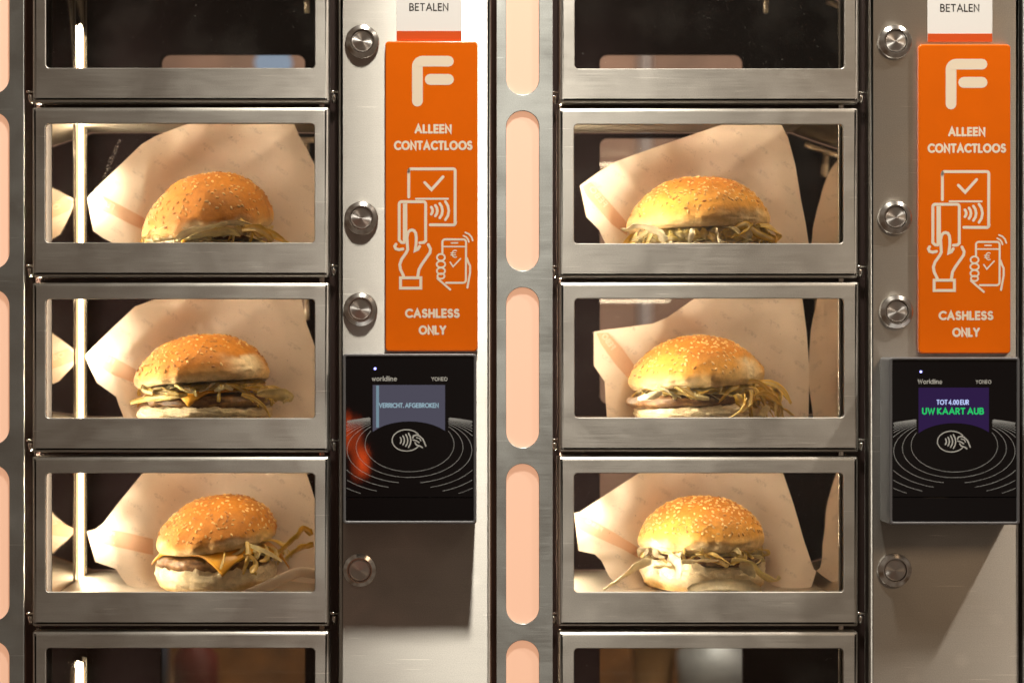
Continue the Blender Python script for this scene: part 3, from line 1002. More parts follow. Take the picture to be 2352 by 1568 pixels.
card_terminal("black card reader with a grey lit screen on the left panel", 794, 819, 1088, 1196, 'screen_a',
              [("VERRICHT. AFGEBROKEN", 344, 752, 1222, 1256, 6.5, 'screen_text_a')], "worldline")
card_terminal("black card reader with green words on a dark screen, right panel", 2050, 827, 2336, 1198, 'screen_b',
              [("TOT 4.00 EUR", 428, 655, 1184, 1220, 6.5, 'screen_white'), ("UW KAART AUB", 326, 760, 1240, 1288, 9.5, 'screen_green')], "Worldline")

# ================================================================== FOOD
def lerp3(a, b, t):
    t = max(0.0, min(1.0, t))
    return tuple(a[i] + (b[i] - a[i]) * t for i in range(3))
def smooth(t):
    t = max(0.0, min(1.0, t))
    return t * t * (3 - 2 * t)
CRUMB, PALE, GOLD, BROWN, DARK = (0.82, 0.68, 0.44), (0.76, 0.50, 0.19), (0.62, 0.30, 0.05), (0.42, 0.155, 0.018), (0.26, 0.08, 0.012)
# seed meshes, shared
def seed_mesh(mat):
    V, F = [], []
    nu, nv = 8, 4
    for i in range(nv + 1):
        ph = math.pi * i / nv
        for k in range(nu):
            a = 2 * math.pi * k / nu
            taper = 1.0 - 0.28 * math.cos(ph)
            V.append((0.00178 * -math.cos(ph), 0.00105 * math.sin(ph) * math.cos(a) * taper, 0.00075 * math.sin(ph) * math.sin(a)))
    for i in range(nv):
        for k in range(nu):
            j = (k + 1) % nu
            F.append((i * nu + k, (i + 1) * nu + k, (i + 1) * nu + j, i * nu + j))
    me = bpy.data.meshes.new("sesame_seed")
    me.from_pydata(V, [], F)
    me.shade_smooth()
    me.materials.append(mat)
    return me
SEEDS = [seed_mesh(M['seed1']), seed_mesh(M['seed2']), seed_mesh(M['seed3'])]

def spl(pts, n):
    """Catmull-Rom through 2-D points"""
    out = []
    m = len(pts)
    for i in range(m - 1):
        p0, p1, p2, p3 = pts[max(i - 1, 0)], pts[i], pts[i + 1], pts[min(i + 2, m - 1)]
        for k in range(n):
            t = k / n
            out.append(tuple(0.5 * (2 * p1[d] + (p2[d] - p0[d]) * t + (2 * p0[d] - 5 * p1[d] + 4 * p2[d] - p3[d]) * t * t + (3 * p1[d] - p0[d] - 3 * p2[d] + p3[d]) * t ** 3) for d in range(len(p1))))
    out.append(tuple(pts[-1]))
    return out

def revolve(prof, n, fn):
    """prof [(r,z,tag)], fn(r,z,tag,ang)->(Vector, colour); closes both poles"""
    V, Cc, F = [], [], []
    m = len(prof)
    for (r, z, tg) in prof:
        for k in range(n):
            a = 2 * math.pi * k / n
            p, c = fn(r, z, tg, a)
            V.append(p); Cc.append(c)
    for i in range(m - 1):
        for k in range(n):
            j = (k + 1) % n
            F.append((i * n + k, (i + 1) * n + k, (i + 1) * n + j, i * n + j))
    return V, Cc, F

def nz(p, s, seed=0.0):
    return noise.noise(Vector((p[0] * s + seed, p[1] * s - seed * 0.7, p[2] * s + seed * 1.3)))

def shred(name, pts, width, mat, parent, color, flat=0.22, twist=0.0, side=(0, 0, 1), rnd=None, n=10):
    """a torn strip of leaf: cambered, ruffled along its edges, 0.4 mm thick"""
    path = [Vector(p) for p in spl([tuple(p) for p in pts], 6)]
    m, nc = len(path), 5
    up = Vector(side)
    sd = (path[0].x * 913 + path[-1].z * 731 + width * 5000) % 50
    V, F, cols = [], [], []
    camber = 0.30 * math.sin(sd * 3.1)
    for lay in (0, 1):
        for i, p in enumerate(path):
            t = (path[min(i + 1, m - 1)] - path[max(i - 1, 0)]).normalized()
            s_ = t.cross(up)
            s_ = s_.normalized() if s_.length > 1e-6 else Vector((1, 0, 0))
            w = s_.cross(t).normalized()
            q = i / (m - 1)
            # slow twist along the strip
            ta = 0.9 * math.sin(sd + q * 2.4)
            s2 = s_ * math.cos(ta) + w * math.sin(ta)
            w2 = w * math.cos(ta) - s_ * math.sin(ta)
            wd = width / 2 * (0.35 + 0.65 * math.sin(math.pi * min(1, q * 0.84 + 0.12)))
            for c in range(nc):
                a = c / (nc - 1) * 2 - 1
                jag = 1 + 0.30 * nz(Vector((sd, q * 5 + a, a)), 2.2) * abs(a)
                ruf = 0.16 * nz(Vector((q * 6, a * 2, sd)), 1.4) * abs(a) * width
                V.append(p + s2 * (wd * a * jag) + w2 * (camber * wd * a * a + ruf - lay * 0.00045))
                f = 0.90 + 0.30 * nz(Vector((q * 3, a, sd)), 1.7)
                rib = smooth(1 - abs(a) * 1.6)
                c3 = lerp3(color, (0.95, 0.90, 0.70), 0.45 * rib)
                cols.append(tuple(min(1, x * f) for x in c3))
    L = m * nc
    for i in range(m - 1):
        for c in range(nc - 1):
            a = i * nc + c
            F.append((a, a + 1, a + nc + 1, a + nc))
            F.append((L + a, L + a + nc, L + a + nc + 1, L + a + 1))
        for c in (0, nc - 1):
            a = i * nc + c
            F.append((a, a + nc, L + a + nc, L + a))
    for i in (0, m - 1):
        for c in range(nc - 1):
            a = i * nc + c
            F.append((a, a + 1, L + a + 1, L + a))
    return make(name, V, F, mat, parent, smooth=True, colors=cols)

LET = [(0.97, 0.86, 0.50), (0.96, 0.75, 0.26), (0.90, 0.66, 0.13), (0.98, 0.90, 0.70)]

def hamburger(label, row, cu, D0, R, rim_l, rim_r, top, seed, patches=(), patty=None, cheese=None, shreds=(), autos=(), seeds=110, bot=0.020, darkness=0.0, pitch=0.0, shear=0.0, bed=None):
    rnd = random.Random(seed)
    zf = Z(floor_v(row)) + 0.0012
    # centre on the shelf
    ctr = at(cu, 800, D0)
    base = Vector((ctr.x, D0, zf))
    root = empty("hamburger", base)
    tag(root, label, "hamburger", "hamburgers in the lockers")
    roll = math.atan2(rim_r - rim_l, 2 * R)
    hc = (rim_l + rim_r) / 2
    H = top - hc
    rot = Matrix.Rotation(-roll, 3, 'Y') @ Matrix.Rotation(pitch, 3, 'X')
    rc = base + Vector((0, 0, hc))
    prof = spl([(0.001, 1.0, 0), (0.28, 0.965, 0), (0.52, 0.865, 0), (0.74, 0.68, 0), (0.90, 0.45, 0), (0.985, 0.22, 0), (0.99, 0.09, 0), (0.955, 0.0, 0),
                (0.91, -0.02, 1), (0.80, 0.02, 1), (0.5, 0.05, 1), (0.001, 0.06, 1)], 6)
    ell = 1.0 + rnd.uniform(-0.03, 0.03)
    def bunfn(r, z, tg, a):
        # a = 0 front (towards the viewer), 90 deg = right
        d = Vector((r * math.sin(a), -r * math.cos(a), z * 0.8))
        n1 = nz(d, 1.3, seed * 1.7)
        n2 = nz(d, 3.2, seed * 0.9 + 5)
        n3 = nz(d, 14.0, seed + 11)
        rr, zz = r, z
        n4 = nz(d, 7.0, seed + 29)
        k = 1 + 0.050 * n1 + 0.022 * n2 + 0.007 * n4
        tear = 0.0
        for (pa, pw, pz, amt) in patches:
            da = abs((math.degrees(a) - pa + 180) % 360 - 180)
            t = smooth(1 - da / pw) * smooth((pz + 0.10 * n2 * 1.5 + 0.06 * n3 - z) / 0.14)
            tear = max(tear, t * amt)
        low = smooth((0.16 - z) / 0.16)
        if tg < 0.6:
            k -= 0.050 * tear * (0.5 + 1.2 * abs(n3) + 0.9 * abs(n4))
            k += 0.020 * tear * nz(d, 30.0, seed)
            k += 0.022 * low * n3 + 0.016 * low * nz(d, 28.0, seed + 1)
            # vertical pinch folds at the base
            k += 0.040 * smooth((0.50 - z) / 0.35) * nz(Vector((math.sin(a) * 4, math.cos(a) * 4, z * 0.5)), 1.6, seed + 3)
        zz += 0.02 * n2 * (1 - low) + 0.035 * n3 * low * 0.6
        p = Vector((rr * k * R * math.sin(a) * ell + shear * smooth(z * 1.1), -rr * k * R * math.cos(a), zz * H))
        # colour from baking: pale foot, golden side, brown crown
        b = z + 0.22 * n1 + 0.10 * n2 + 0.03 * n3
        c = lerp3(PALE, GOLD, smooth((b - 0.02) / 0.30))
        c = lerp3(c, BROWN, smooth((b - 0.30 + darkness) / 0.45) * 0.9)
        c = lerp3(c, DARK, smooth((b - 0.85) / 0.3) * 0.35)
        c = lerp3(c, CRUMB, max(tear, low * 0.55))
        if tg > 0.5:
            c = lerp3((0.62, 0.47, 0.26), CRUMB, 0.5 + n3)
        return rc + rot @ p, c
    V, Cc, F = revolve(prof, 110, bunfn)
    bt = make("bun_top", V, F, M['bun'], root, smooth=True, colors=Cc, origin=rc)
    # sesame on the crown
    placed = []
    tries = 0
    while len(placed) < seeds and tries < 6000:
        tries += 1
        a = rnd.uniform(-2.0, 2.0)
        t = rnd.random() ** 0.6 * 30
        i0 = int(t)
        r, z = prof[i0][0], prof[i0][1]
        if z < 0.20 and rnd.random() < 0.95: continue
        if z < 0.42 and rnd.random() < 0.55: continue
        if rnd.random() > 0.25 + r: continue
        if any(abs((math.degrees(a) - pa + 180) % 360 - 180) < pw * 0.75 and z < pz + 0.06 for (pa, pw, pz, amt) in patches): continue
        p0, _ = bunfn(r, z, 0, a)
        e = 0.01
        i1 = min(i0 + 1, len(prof) - 1)
        p1, _ = bunfn(r, z, 0, a + 0.03)
        p2, _ = bunfn(prof[i1][0], prof[i1][1], 0, a)
        nrm = (p2 - p0).cross(p1 - p0)
        if nrm.length < 1e-12: continue
        nrm.normalize()
        if nrm.dot(p0 - rc) < 0: nrm = -nrm
        if any((p0 - q).length < 0.0026 for q in placed): continue
        placed.append(p0)
        k = rnd.random()
        kp = 0.58 if cu > 1000 else 0.42
        me = SEEDS[0] if k < kp else SEEDS[1] if k < kp + 0.36 else SEEDS[2]
        o = bpy.data.objects.new("sesame_seed", me)
        col.objects.link(o)
        o.parent = bt
        o.location = p0 + nrm * 0.00030 - rc
        q = nrm.to_track_quat('Z', 'Y').to_matrix().to_4x4() @ Matrix.Rotation(rnd.uniform(0, 6.28), 4, 'Z')
        o.rotation_euler = q.to_euler()
        s = rnd.uniform(0.68, 0.98)
        o.scale = (s, s, s)
    # lower bun: soft, torn along its upper edge
    Rb = R * 0.97
    profb = spl([(0.001, 1.0, 0), (0.5, 0.98, 0), (0.82, 0.96, 0), (0.95, 0.90, 0), (1.0, 0.62, 0), (0.985, 0.32, 0), (0.93, 0.08, 1), (0.80, 0.0, 1), (0.001, 0.0, 1)], 5)
    def botfn(r, z, tg, a):
        d = Vector((r * math.sin(a), -r * math.cos(a), z * 0.4))
        n1, n2, n3 = nz(d, 1.6, seed + 31), nz(d, 5, seed + 17), nz(d, 17, seed + 7)
        n5 = nz(d, 34, seed + 3)
        k = 1 + 0.05 * n1 + 0.035 * n2 * (r > 0.6) + 0.035 * n3 * (r > 0.8) + 0.022 * n5 * (r > 0.8)
        zz = z * (1 + 0.18 * n1 + 0.10 * n2) + (0.16 * n3 + 0.10 * n5) * (z > 0.5) * (r > 0.7)
        p = Vector((r * k * Rb * math.sin(a), -r * k * Rb * math.cos(a), max(0.0, zz) * bot))
        c = lerp3((0.66, 0.42, 0.16), (0.84, 0.74, 0.54), smooth((z - 0.1 + 0.3 * n1) / 0.4))
        c = lerp3(c, (0.72, 0.55, 0.30), 0.35 * smooth(0.5 + n2 * 1.5))
        return base + p, c
    V, Cc, F = revolve(profb, 90, botfn)
    make("bun_bottom", V, F, M['crumb'], root, smooth=True, colors=Cc)
    # patty
    if patty:
        Rp, z0, z1, tilt, off = patty
        profp = spl([(0.001, 1.0, 0), (0.7, 1.0, 0), (0.93, 0.93, 0), (1.0, 0.55, 0), (0.96, 0.12, 0), (0.8, 0.0, 0), (0.001, 0.0, 0)], 5)
        def patfn(r, z, tg, a):
            d = Vector((r * math.sin(a), -r * math.cos(a), z * 0.3))
            n1, n3 = nz(d, 2.0, seed + 41), nz(d, 13, seed + 23)
            k = 1 + 0.04 * n1 + 0.03 * n3 * (r > 0.6)
            p = Vector((r * k * Rp * math.sin(a) + off[0], -r * k * Rp * math.cos(a) + off[1], z0 + (z1 - z0) * (z + 0.10 * n3) + tilt * r * Rp * math.sin(a)))
            c = lerp3((0.10, 0.045, 0.018), (0.26, 0.135, 0.05), smooth(0.5 + 1.1 * n3 + 0.5 * n1))
            return base + p, c
        V, Cc, F = revolve(profp, 90, patfn)
        make("patty", V, F, M['patty'], root, smooth=True, colors=Cc)
    # cheese slice draped over the patty
    if cheese:
        side, zc, ang, Rd, off, tilt = cheese
        n = 22
        V, Cc, F = [], [], []
        ca, sa = math.cos(R_(ang)), math.sin(R_(ang))
        for lay in (0, 1):
            for i in range(n + 1):
                for j in range(n + 1):
                    x, y = (i / n - 0.5) * side, (j / n - 0.5) * side
                    X_, Y_ = x * ca - y * sa + off[0], x * sa + y * ca + off[1]
                    rr = math.hypot(X_, Y_)
                    over = max(0.0, rr - Rd)
                    z = zc - over * 0.72 - 14 * over * over + 0.0009 * nz(Vector((X_, Y_, 0)), 60, seed) + tilt * X_
                    f = 1.0 - 0.22 * smooth(over / 0.02)
                    sc_ = (Rd + over * f) / rr if rr > Rd else 1.0
                    V.append(base + Vector((X_ * sc_, Y_ * sc_, z - lay * 0.0022)))
                    Cc.append((0.80, 0.40, 0.035))
        m = (n + 1) * (n + 1)
        for i in range(n):
            for j in range(n):
                a = i * (n + 1) + j
                F.append((a, a + n + 1, a + n + 2, a + 1))
                F.append((m + a, m + a + 1, m + a + n + 2, m + a + n + 1))
        for i in range(n):
            for (a, b) in ((i, i + 1), (n * (n + 1) + i + 1, n * (n + 1) + i), ((i + 1) * (n + 1), i * (n + 1)), (i * (n + 1) + n, (i + 1) * (n + 1) + n)):
                F.append((a, b, m + b, m + a))
        make("cheese_slice", V, F, M['cheese'], root, smooth=True, colors=Cc)
    # the packed heap of shreds under the bun
    if bed:
        z0, z1, rf, tilt, ca_, cb_ = bed
        profl = spl([(0.001, 1.0, 0), (0.6, 1.0, 0), (0.9, 0.95, 0), (1.0, 0.5, 0), (0.9, 0.05, 0), (0.001, 0.0, 0)], 7)
        def bedfn(r, z, tg, a):
            d = Vector((r * math.sin(a), -r * math.cos(a), z * 0.25))
            n1, n2, n3 = nz(d, 4, seed + 51), nz(d, 13, seed + 53), nz(d, 32, seed + 57)
            k = 1 + (0.05 * n1 + 0.07 * n2 + 0.05 * n3) * (r > 0.5)
            p = Vector((r * k * R * rf * math.sin(a), -r * k * R * rf * math.cos(a), z0 + (z1 - z0) * (z + 0.25 * n2 + 0.2 * n3) + tilt * r * R * math.sin(a)))
            c = lerp3(ca_, cb_, smooth(0.5 + 1.1 * n2 + 0.8 * n3))
            return base + p, c
        V, Cc, F = revolve(profl, 150, bedfn)
        make("lettuce_heap", V, F, M['lettuce'], root, smooth=True, colors=Cc)
    # shredded lettuce: chosen pieces, then loose pieces round the rim
    for (pts, w, ci) in shreds:
        shred("lettuce_shred", [at(*p) for p in pts], w, M['lettuce'], root, LET[ci], flat=0.30, side=(0, 1, 0.3))
    for (a0, a1, count, zlo, zhi, out_, droop, cis) in autos:
        for k in range(count):
            a = R_(rnd.uniform(a0, a1))
            z = rnd.uniform(zlo, zhi)
            r0 = R * rnd.uniform(0.72, 0.86)
            r1 = R * rnd.uniform(0.90, 0.98 + out_)
            r2 = r1 + R * rnd.uniform(-0.06, out_ * 0.6)
            da = R_(rnd.uniform(-26, 26))
            def pp(r, aa, zz): return base + Vector((r * math.sin(aa), -r * math.cos(aa), max(0.0015, zz)))
            pts = [pp(r0, a - da * 0.3, z + rnd.uniform(0, 0.002)), pp((r0 + r1) / 2 * 1.04, a + da * 0.2, z + rnd.uniform(-0.001, 0.003)), pp(r1, a + da * 0.7, z - droop * rnd.uniform(0.1, 0.6)), pp(r2, a + da * 1.2, z - droop * rnd.uniform(0.5, 1.3))]
            shred("lettuce_shred", pts, rnd.uniform(0.0024, 0.0062), M['lettuce'], root, LET[rnd.choice(cis)], flat=rnd.uniform(0.16, 0.35),
                  side=(rnd.uniform(-0.6, 0.6), rnd.uniform(-1, 0.2), rnd.uniform(0.2, 1)))
    return root

mm = 0.001
hamburger("tilted hamburger with creamy filling, topmost in the left column", 2, 477, 0.070, 0.0508, 10.5*mm, 25*mm, 63.5*mm, 2,
    patches=((12, 52, 0.26, 1.0), (-38, 34, 0.16, 0.9)), patty=(0.043, 0.010, 0.018, 0.05, (0, 0.0)), cheese=(0.078, 0.0225, 30, 0.040, (0.002, 0), 0.15),
    autos=((-62, 30, 20, 0.012, 0.021, 0.04, 0.008, (0, 3, 1)), (10, 80, 14, 0.014, 0.024, 0.10, 0.008, (1, 2, 0))),
    shreds=(([(408, 549, 0.0175), (436, 530, 0.0150), (478, 521, 0.0140), (522, 508, 0.0150)], 0.0066, 3), ([(440, 545, 0.0150), (490, 534, 0.0135), (530, 532, 0.0145), (552, 542, 0.0165)], 0.0060, 0), ([(556, 530, 0.0170), (585, 526, 0.0180), (610, 536, 0.0215), (628, 552, 0.0260)], 0.0070, 1), ([(385, 548, 0.030), (420, 530, 0.022), (455, 522, 0.020), (490, 518, 0.021)], 0.0050, 3), ([(400, 552, 0.024), (450, 540, 0.019), (500, 528, 0.019), (545, 530, 0.023)], 0.0055, 0), ([(450, 530, 0.022), (500, 515, 0.021), (545, 512, 0.023), (580, 516, 0.027)], 0.0042, 3),
            ([(560, 520, 0.022), (600, 530, 0.024), (640, 545, 0.030), (665, 560, 0.035)], 0.006, 1)), seeds=175, bot=0.010, darkness=0.38, pitch=R_(9), shear=0.005, bed=(0.0105, 0.0215, 0.97, 0.10, (0.97, 0.93, 0.80), (0.90, 0.74, 0.28)))
hamburger("hamburger with a torn bun end, cheese and patty, middle of the left column", 3, 470, 0.070, 0.0535, 25*mm, 33.5*mm, 67*mm, 3,
    patches=((52, 34, 0.55, 1.0), (-60, 16, 0.18, 0.6)), patty=(0.047, 0.0105, 0.0205, 0.02, (0.004, 0.0)), cheese=(0.078, 0.0240, 40, 0.0445, (0, 0), 0.05),
    autos=((15, 95, 12, 0.021, 0.028, 0.20, 0.010, (1, 2, 1)), (-70, 30, 12, 0.0235, 0.028, 0.03, 0.003, (0, 1, 3))),
    shreds=(([(590, 905, 0.030), (640, 905, 0.034), (668, 915, 0.038), (650, 925, 0.036)], 0.009, 0), ([(555, 905, 0.024), (590, 920, 0.024), (610, 940, 0.026), (620, 958, 0.028)], 0.0045, 1),
            ([(300, 925, 0.05), (340, 917, 0.035), (395, 913, 0.024), (430, 905, 0.022)], 0.005, 1)), seeds=215, bot=0.0112, darkness=0.40, pitch=R_(-3), bed=(0.0240, 0.0290, 0.86, 0.05, (0.93, 0.80, 0.40), (0.78, 0.56, 0.14)))
hamburger("hamburger with a hanging cheese corner, lowest in the left column", 4, 495, 0.068, 0.0475, 27*mm, 38.5*mm, 70*mm, 4,
    patches=((30, 48, 0.22, 0.8), (-58, 14, 0.30, 0.5)), patty=(0.044, 0.0155, 0.0265, 0.03, (0.0, 0.0)), cheese=(0.079, 0.0305, 52, 0.0410, (0.006, 0.0), 0.08),
    autos=((15, 100, 15, 0.027, 0.036, 0.26, 0.012, (1, 2, 1, 0)),),
    shreds=(([(560, 1275, 0.024), (580, 1278, 0.022), (590, 1295, 0.021), (580, 1312, 0.021), (590, 1315, 0.022)], 0.0062, 1),
            ([(640, 1270, 0.05), (680, 1235, 0.06), (700, 1215, 0.07), (715, 1228, 0.075)], 0.010, 2), ([(655, 1285, 0.05), (690, 1260, 0.06), (720, 1250, 0.065)], 0.010, 2)),
    seeds=215, bot=0.0185, darkness=0.40, pitch=R_(2), shear=0.006, bed=(0.0305, 0.0350, 0.84, 0.10, (0.93, 0.82, 0.45), (0.80, 0.62, 0.18)))
hamburger("hamburger with pale bun foot over shredded lettuce, topmost in the right column", 2, 1605, 0.070, 0.0545, 18*mm, 22*mm, 61*mm, 5,
    patches=((35, 42, 0.30, 0.9), (-50, 30, 0.10, 0.5)), patty=(0.047, 0.004, 0.010, 0.0, (0, 0)), cheese=None,
    autos=((-95, 95, 34, 0.010, 0.018, 0.10, 0.012, (0, 3, 1, 1)), (40, 100, 10, 0.012, 0.020, 0.18, 0.010, (1, 2, 2)), (-100, -40, 8, 0.010, 0.017, 0.10, 0.010, (3, 0))),
    shreds=(([(1432, 530, 0.05), (1470, 522, 0.03), (1510, 535, 0.022), (1530, 555, 0.02)], 0.010, 3), ([(1590, 525, 0.017), (1588, 540, 0.016), (1582, 562, 0.016)], 0.0045, 3),
            ([(1690, 525, 0.022), (1715, 515, 0.024), (1740, 535, 0.03), (1780, 552, 0.04)], 0.008, 2)), seeds=250, bot=0.008, darkness=-0.10, bed=(0.008, 0.019, 0.93, 0.02, (0.97, 0.88, 0.55), (0.85, 0.66, 0.18)))
hamburger("hamburger with patty showing at the left, lettuce spilling right, middle of the right column", 3, 1600, 0.070, 0.0500, 24*mm, 31*mm, 66*mm, 6,
    patches=((56, 30, 0.50, 1.0), (-25, 46, 0.24, 0.8)), patty=(0.0475, 0.0115, 0.0215, 0.05, (-0.006, -0.001)), cheese=None,
    autos=((-60, 20, 22, 0.0225, 0.027, 0.04, 0.006, (1, 0, 3)), (35, 110, 26, 0.016, 0.028, 0.36, 0.016, (1, 2, 2, 1))),
    shreds=(([(1520, 905, 0.024), (1500, 908, 0.022), (1465, 915, 0.028)], 0.006, 3), ([(1690, 905, 0.02), (1700, 918, 0.018), (1705, 935, 0.019)], 0.008, 2),
            ([(1720, 915, 0.028), (1755, 905, 0.034), (1780, 925, 0.04), (1795, 960, 0.045)], 0.009, 1), ([(1765, 930, 0.03), (1755, 945, 0.03), (1745, 958, 0.03)], 0.006, 0)),
    seeds=230, bot=0.0135, darkness=0.0, bed=(0.0205, 0.0275, 0.90, 0.04, (0.96, 0.84, 0.46), (0.82, 0.62, 0.16)))
hamburger("upright hamburger with thick onion-pale strips hanging out both sides, lowest in the right column", 4, 1613, 0.070, 0.0490, 30*mm, 32.5*mm, 70*mm, 7,
    patches=((0, 75, 0.24, 0.9), (-62, 30, 0.26, 1.0)), patty=(0.0445, 0.0195, 0.0285, -0.03, (0.003, -0.001)), cheese=None,
    autos=((-80, 20, 16, 0.026, 0.032, 0.05, 0.006, (0, 3, 1)), (20, 80, 12, 0.026, 0.032, 0.06, 0.005, (1, 0))),
    shreds=(([(1500, 1288, 0.040), (1465, 1295, 0.040), (1425, 1325, 0.036), (1385, 1352, 0.034)], 0.0085, 3),
            ([(1535, 1278, 0.024), (1552, 1285, 0.020), (1560, 1302, 0.017), (1556, 1330, 0.016)], 0.0085, 3),
            ([(1565, 1290, 0.020), (1600, 1287, 0.0175), (1650, 1286, 0.019)], 0.0062, 3),
            ([(1680, 1284, 0.022), (1720, 1290, 0.024), (1745, 1312, 0.026), (1778, 1330, 0.030), (1790, 1322, 0.031)], 0.0088, 0),
            ([(1700, 1292, 0.022), (1718, 1305, 0.022), (1732, 1325, 0.024)], 0.0085, 3),
            ([(1580, 1358, 0.012), (1640, 1345, 0.011), (1720, 1350, 0.013), (1745, 1360, 0.016)], 0.011, 3),
            ([(1500, 1300, 0.03), (1530, 1296, 0.022), (1555, 1305, 0.02)], 0.007, 0)),
    seeds=275, bot=0.021, darkness=-0.06, bed=(0.0270, 0.0325, 0.90, 0.0, (0.97, 0.90, 0.64), (0.88, 0.70, 0.26)))

# ================================================================== WRAPPERS
def in_poly(p, poly):
    x, y = p
    c = False
    n = len(poly)
    for i in range(n):
        x1, y1 = poly[i]; x2, y2 = poly[i - 1]
        if (y1 > y) != (y2 > y) and x < (x2 - x1) * (y - y1) / (y2 - y1) + x1:
            c = not c
    return c
def dense(poly, step):
    out = []
    n = len(poly)
    for i in range(n):
        a, b = poly[i], poly[(i + 1) % n]
        L = math.hypot(b[0] - a[0], b[1] - a[1])
        k = max(1, int(L / step))
        for j in range(k):
            t = j / k
            out.append((a[0] + (b[0] - a[0]) * t, a[1] + (b[1] - a[1]) * t))
    return out
def depth_fn(ctrl, folds=()):
    def f(x, y):
        s = w = 0.0
        for (cx, cy, d) in ctrl:
            k = 1.0 / ((cx - x) ** 2 + (cy - y) ** 2 + 2600.0) ** 1.7
            s += k * d; w += k
        r = s / w
        for (x0, y0, x1, y1, amp, wid) in folds:
            L = math.hypot(x1 - x0, y1 - y0)
            t = ((x - x0) * (x1 - x0) + (y - y0) * (y1 - y0)) / (L * L)
            d = abs((x - x0) * (y1 - y0) - (y - y0) * (x1 - x0)) / L
            e = smooth((t + 0.35) / 0.35) * smooth((1.5 - t) / 0.4)
            r -= amp * math.exp(-d / wid) * e
        r += 0.0022 * abs(noise.noise(Vector((x * 0.013, y * 0.013, ctrl[0][0] * 0.01))))
        return r
    return f
def sheet(name, poly, f, step, mat, parent, eps=0.0, thick=0.00025):
    out = dense(poly, step)
    n = len(out)
    pts = [Vector(p) for p in out]
    x0, x1 = min(p[0] for p in out), max(p[0] for p in out)
    y0, y1 = min(p[1] for p in out), max(p[1] for p in out)
    y = y0 + step * 0.5
    row = 0
    while y < y1:
        x = x0 + step * (0.5 if row % 2 else 0.1)
        while x < x1:
            if in_poly((x, y), out) and min((p[0] - x) ** 2 + (p[1] - y) ** 2 for p in out) > (step * 0.45) ** 2:
                pts.append(Vector((x, y)))
            x += step
        y += step * 0.87
        row += 1
    ov, oe, of, *_ = delaunay_2d_cdt(pts, [(i, (i + 1) % n) for i in range(n)], [], 1, 1e-6)
    V, F, UV = [], [], []
    for v in ov:
        V.append(at(v.x, v.y, f(v.x, v.y) - eps)); UV.append((v.x * K, -v.y * K))
    m = len(V)
    for v in ov:
        V.append(at(v.x, v.y, f(v.x, v.y) - eps + thick)); UV.append((v.x * K, -v.y * K))
    for t in of:
        F.append(tuple(t)); F.append(tuple(m + i for i in reversed(t)))
    return make(name, V, F, mat, parent, smooth=True, uvs=UV)

def wrapper(label, row, poly, band, word, right_col, curl=None, folds=()):
    """poly: [(u, v, depth)] outline as it stands in the locker"""
    # the left flank leans back against the lit wall
    lo = min(p[0] for p in poly)
    poly = [(u, v, d + 0.016 * smooth(1 - (u - lo) / 170.0) * smooth((d - 0.06) / 0.04)) for (u, v, d) in poly]
    ctrl = list(poly)
    us = [p[0] for p in poly]
    # extra depth points behind the bun
    cx = 1605 if right_col else 480
    t = door_top(row)
    ctrl += [(cx - 60, t + 190, 0.128), (cx + 60, t + 190, 0.130), (cx, t + 260, 0.134), (cx - 110, t + 270, 0.130), (cx + 120, t + 270, 0.130), (cx, t + 140, 0.121), (cx + 120, t + 150, 0.120)]
    f = depth_fn(ctrl, folds)
    lowest = max(poly, key=lambda p: p[1])
    root = empty("paper_wrapper", Vector((X(cx), 0.1, Z(floor_v(row)) + 0.001)))
    tag(root, label, "wrapper", "paper wrappers behind the hamburgers")
    sheet("sheet", [(p[0], p[1]) for p in poly], f, 10, M['paper'], root)
    sheet("printed_band", band, f, 9, M['band'], root, eps=0.0007, thick=0.0001)
    # mirrored lettering seen through the paper
    (ax, ay), (bx, by), h = word
    L = math.hypot(bx - ax, by - ay)
    ex, ey = (bx - ax) / L, (by - ay) / L
    def place(x, y, li):
        u = ax + ex * x - ey * y
        v = ay + ey * x + ex * y
        return at(u, v, f(u, v) - 0.0011 - 0.00001 * li)
    strokes_obj("lettering", text("FEBO", 0, L, -h / 2, h / 2, 2.6, gap=0.36, mirror=True), place, M['bandtext'], root)
    if curl:
        path = [at(*p) for p in curl]
        V, F = tube([Vector(p) for p in spl([tuple(p) for p in path], 6)], 0.0045, 12, 0.35, side=(0, 1, 0.4))
        make("curled_corner", V, F, M['paper'], root, smooth=True)
    return root

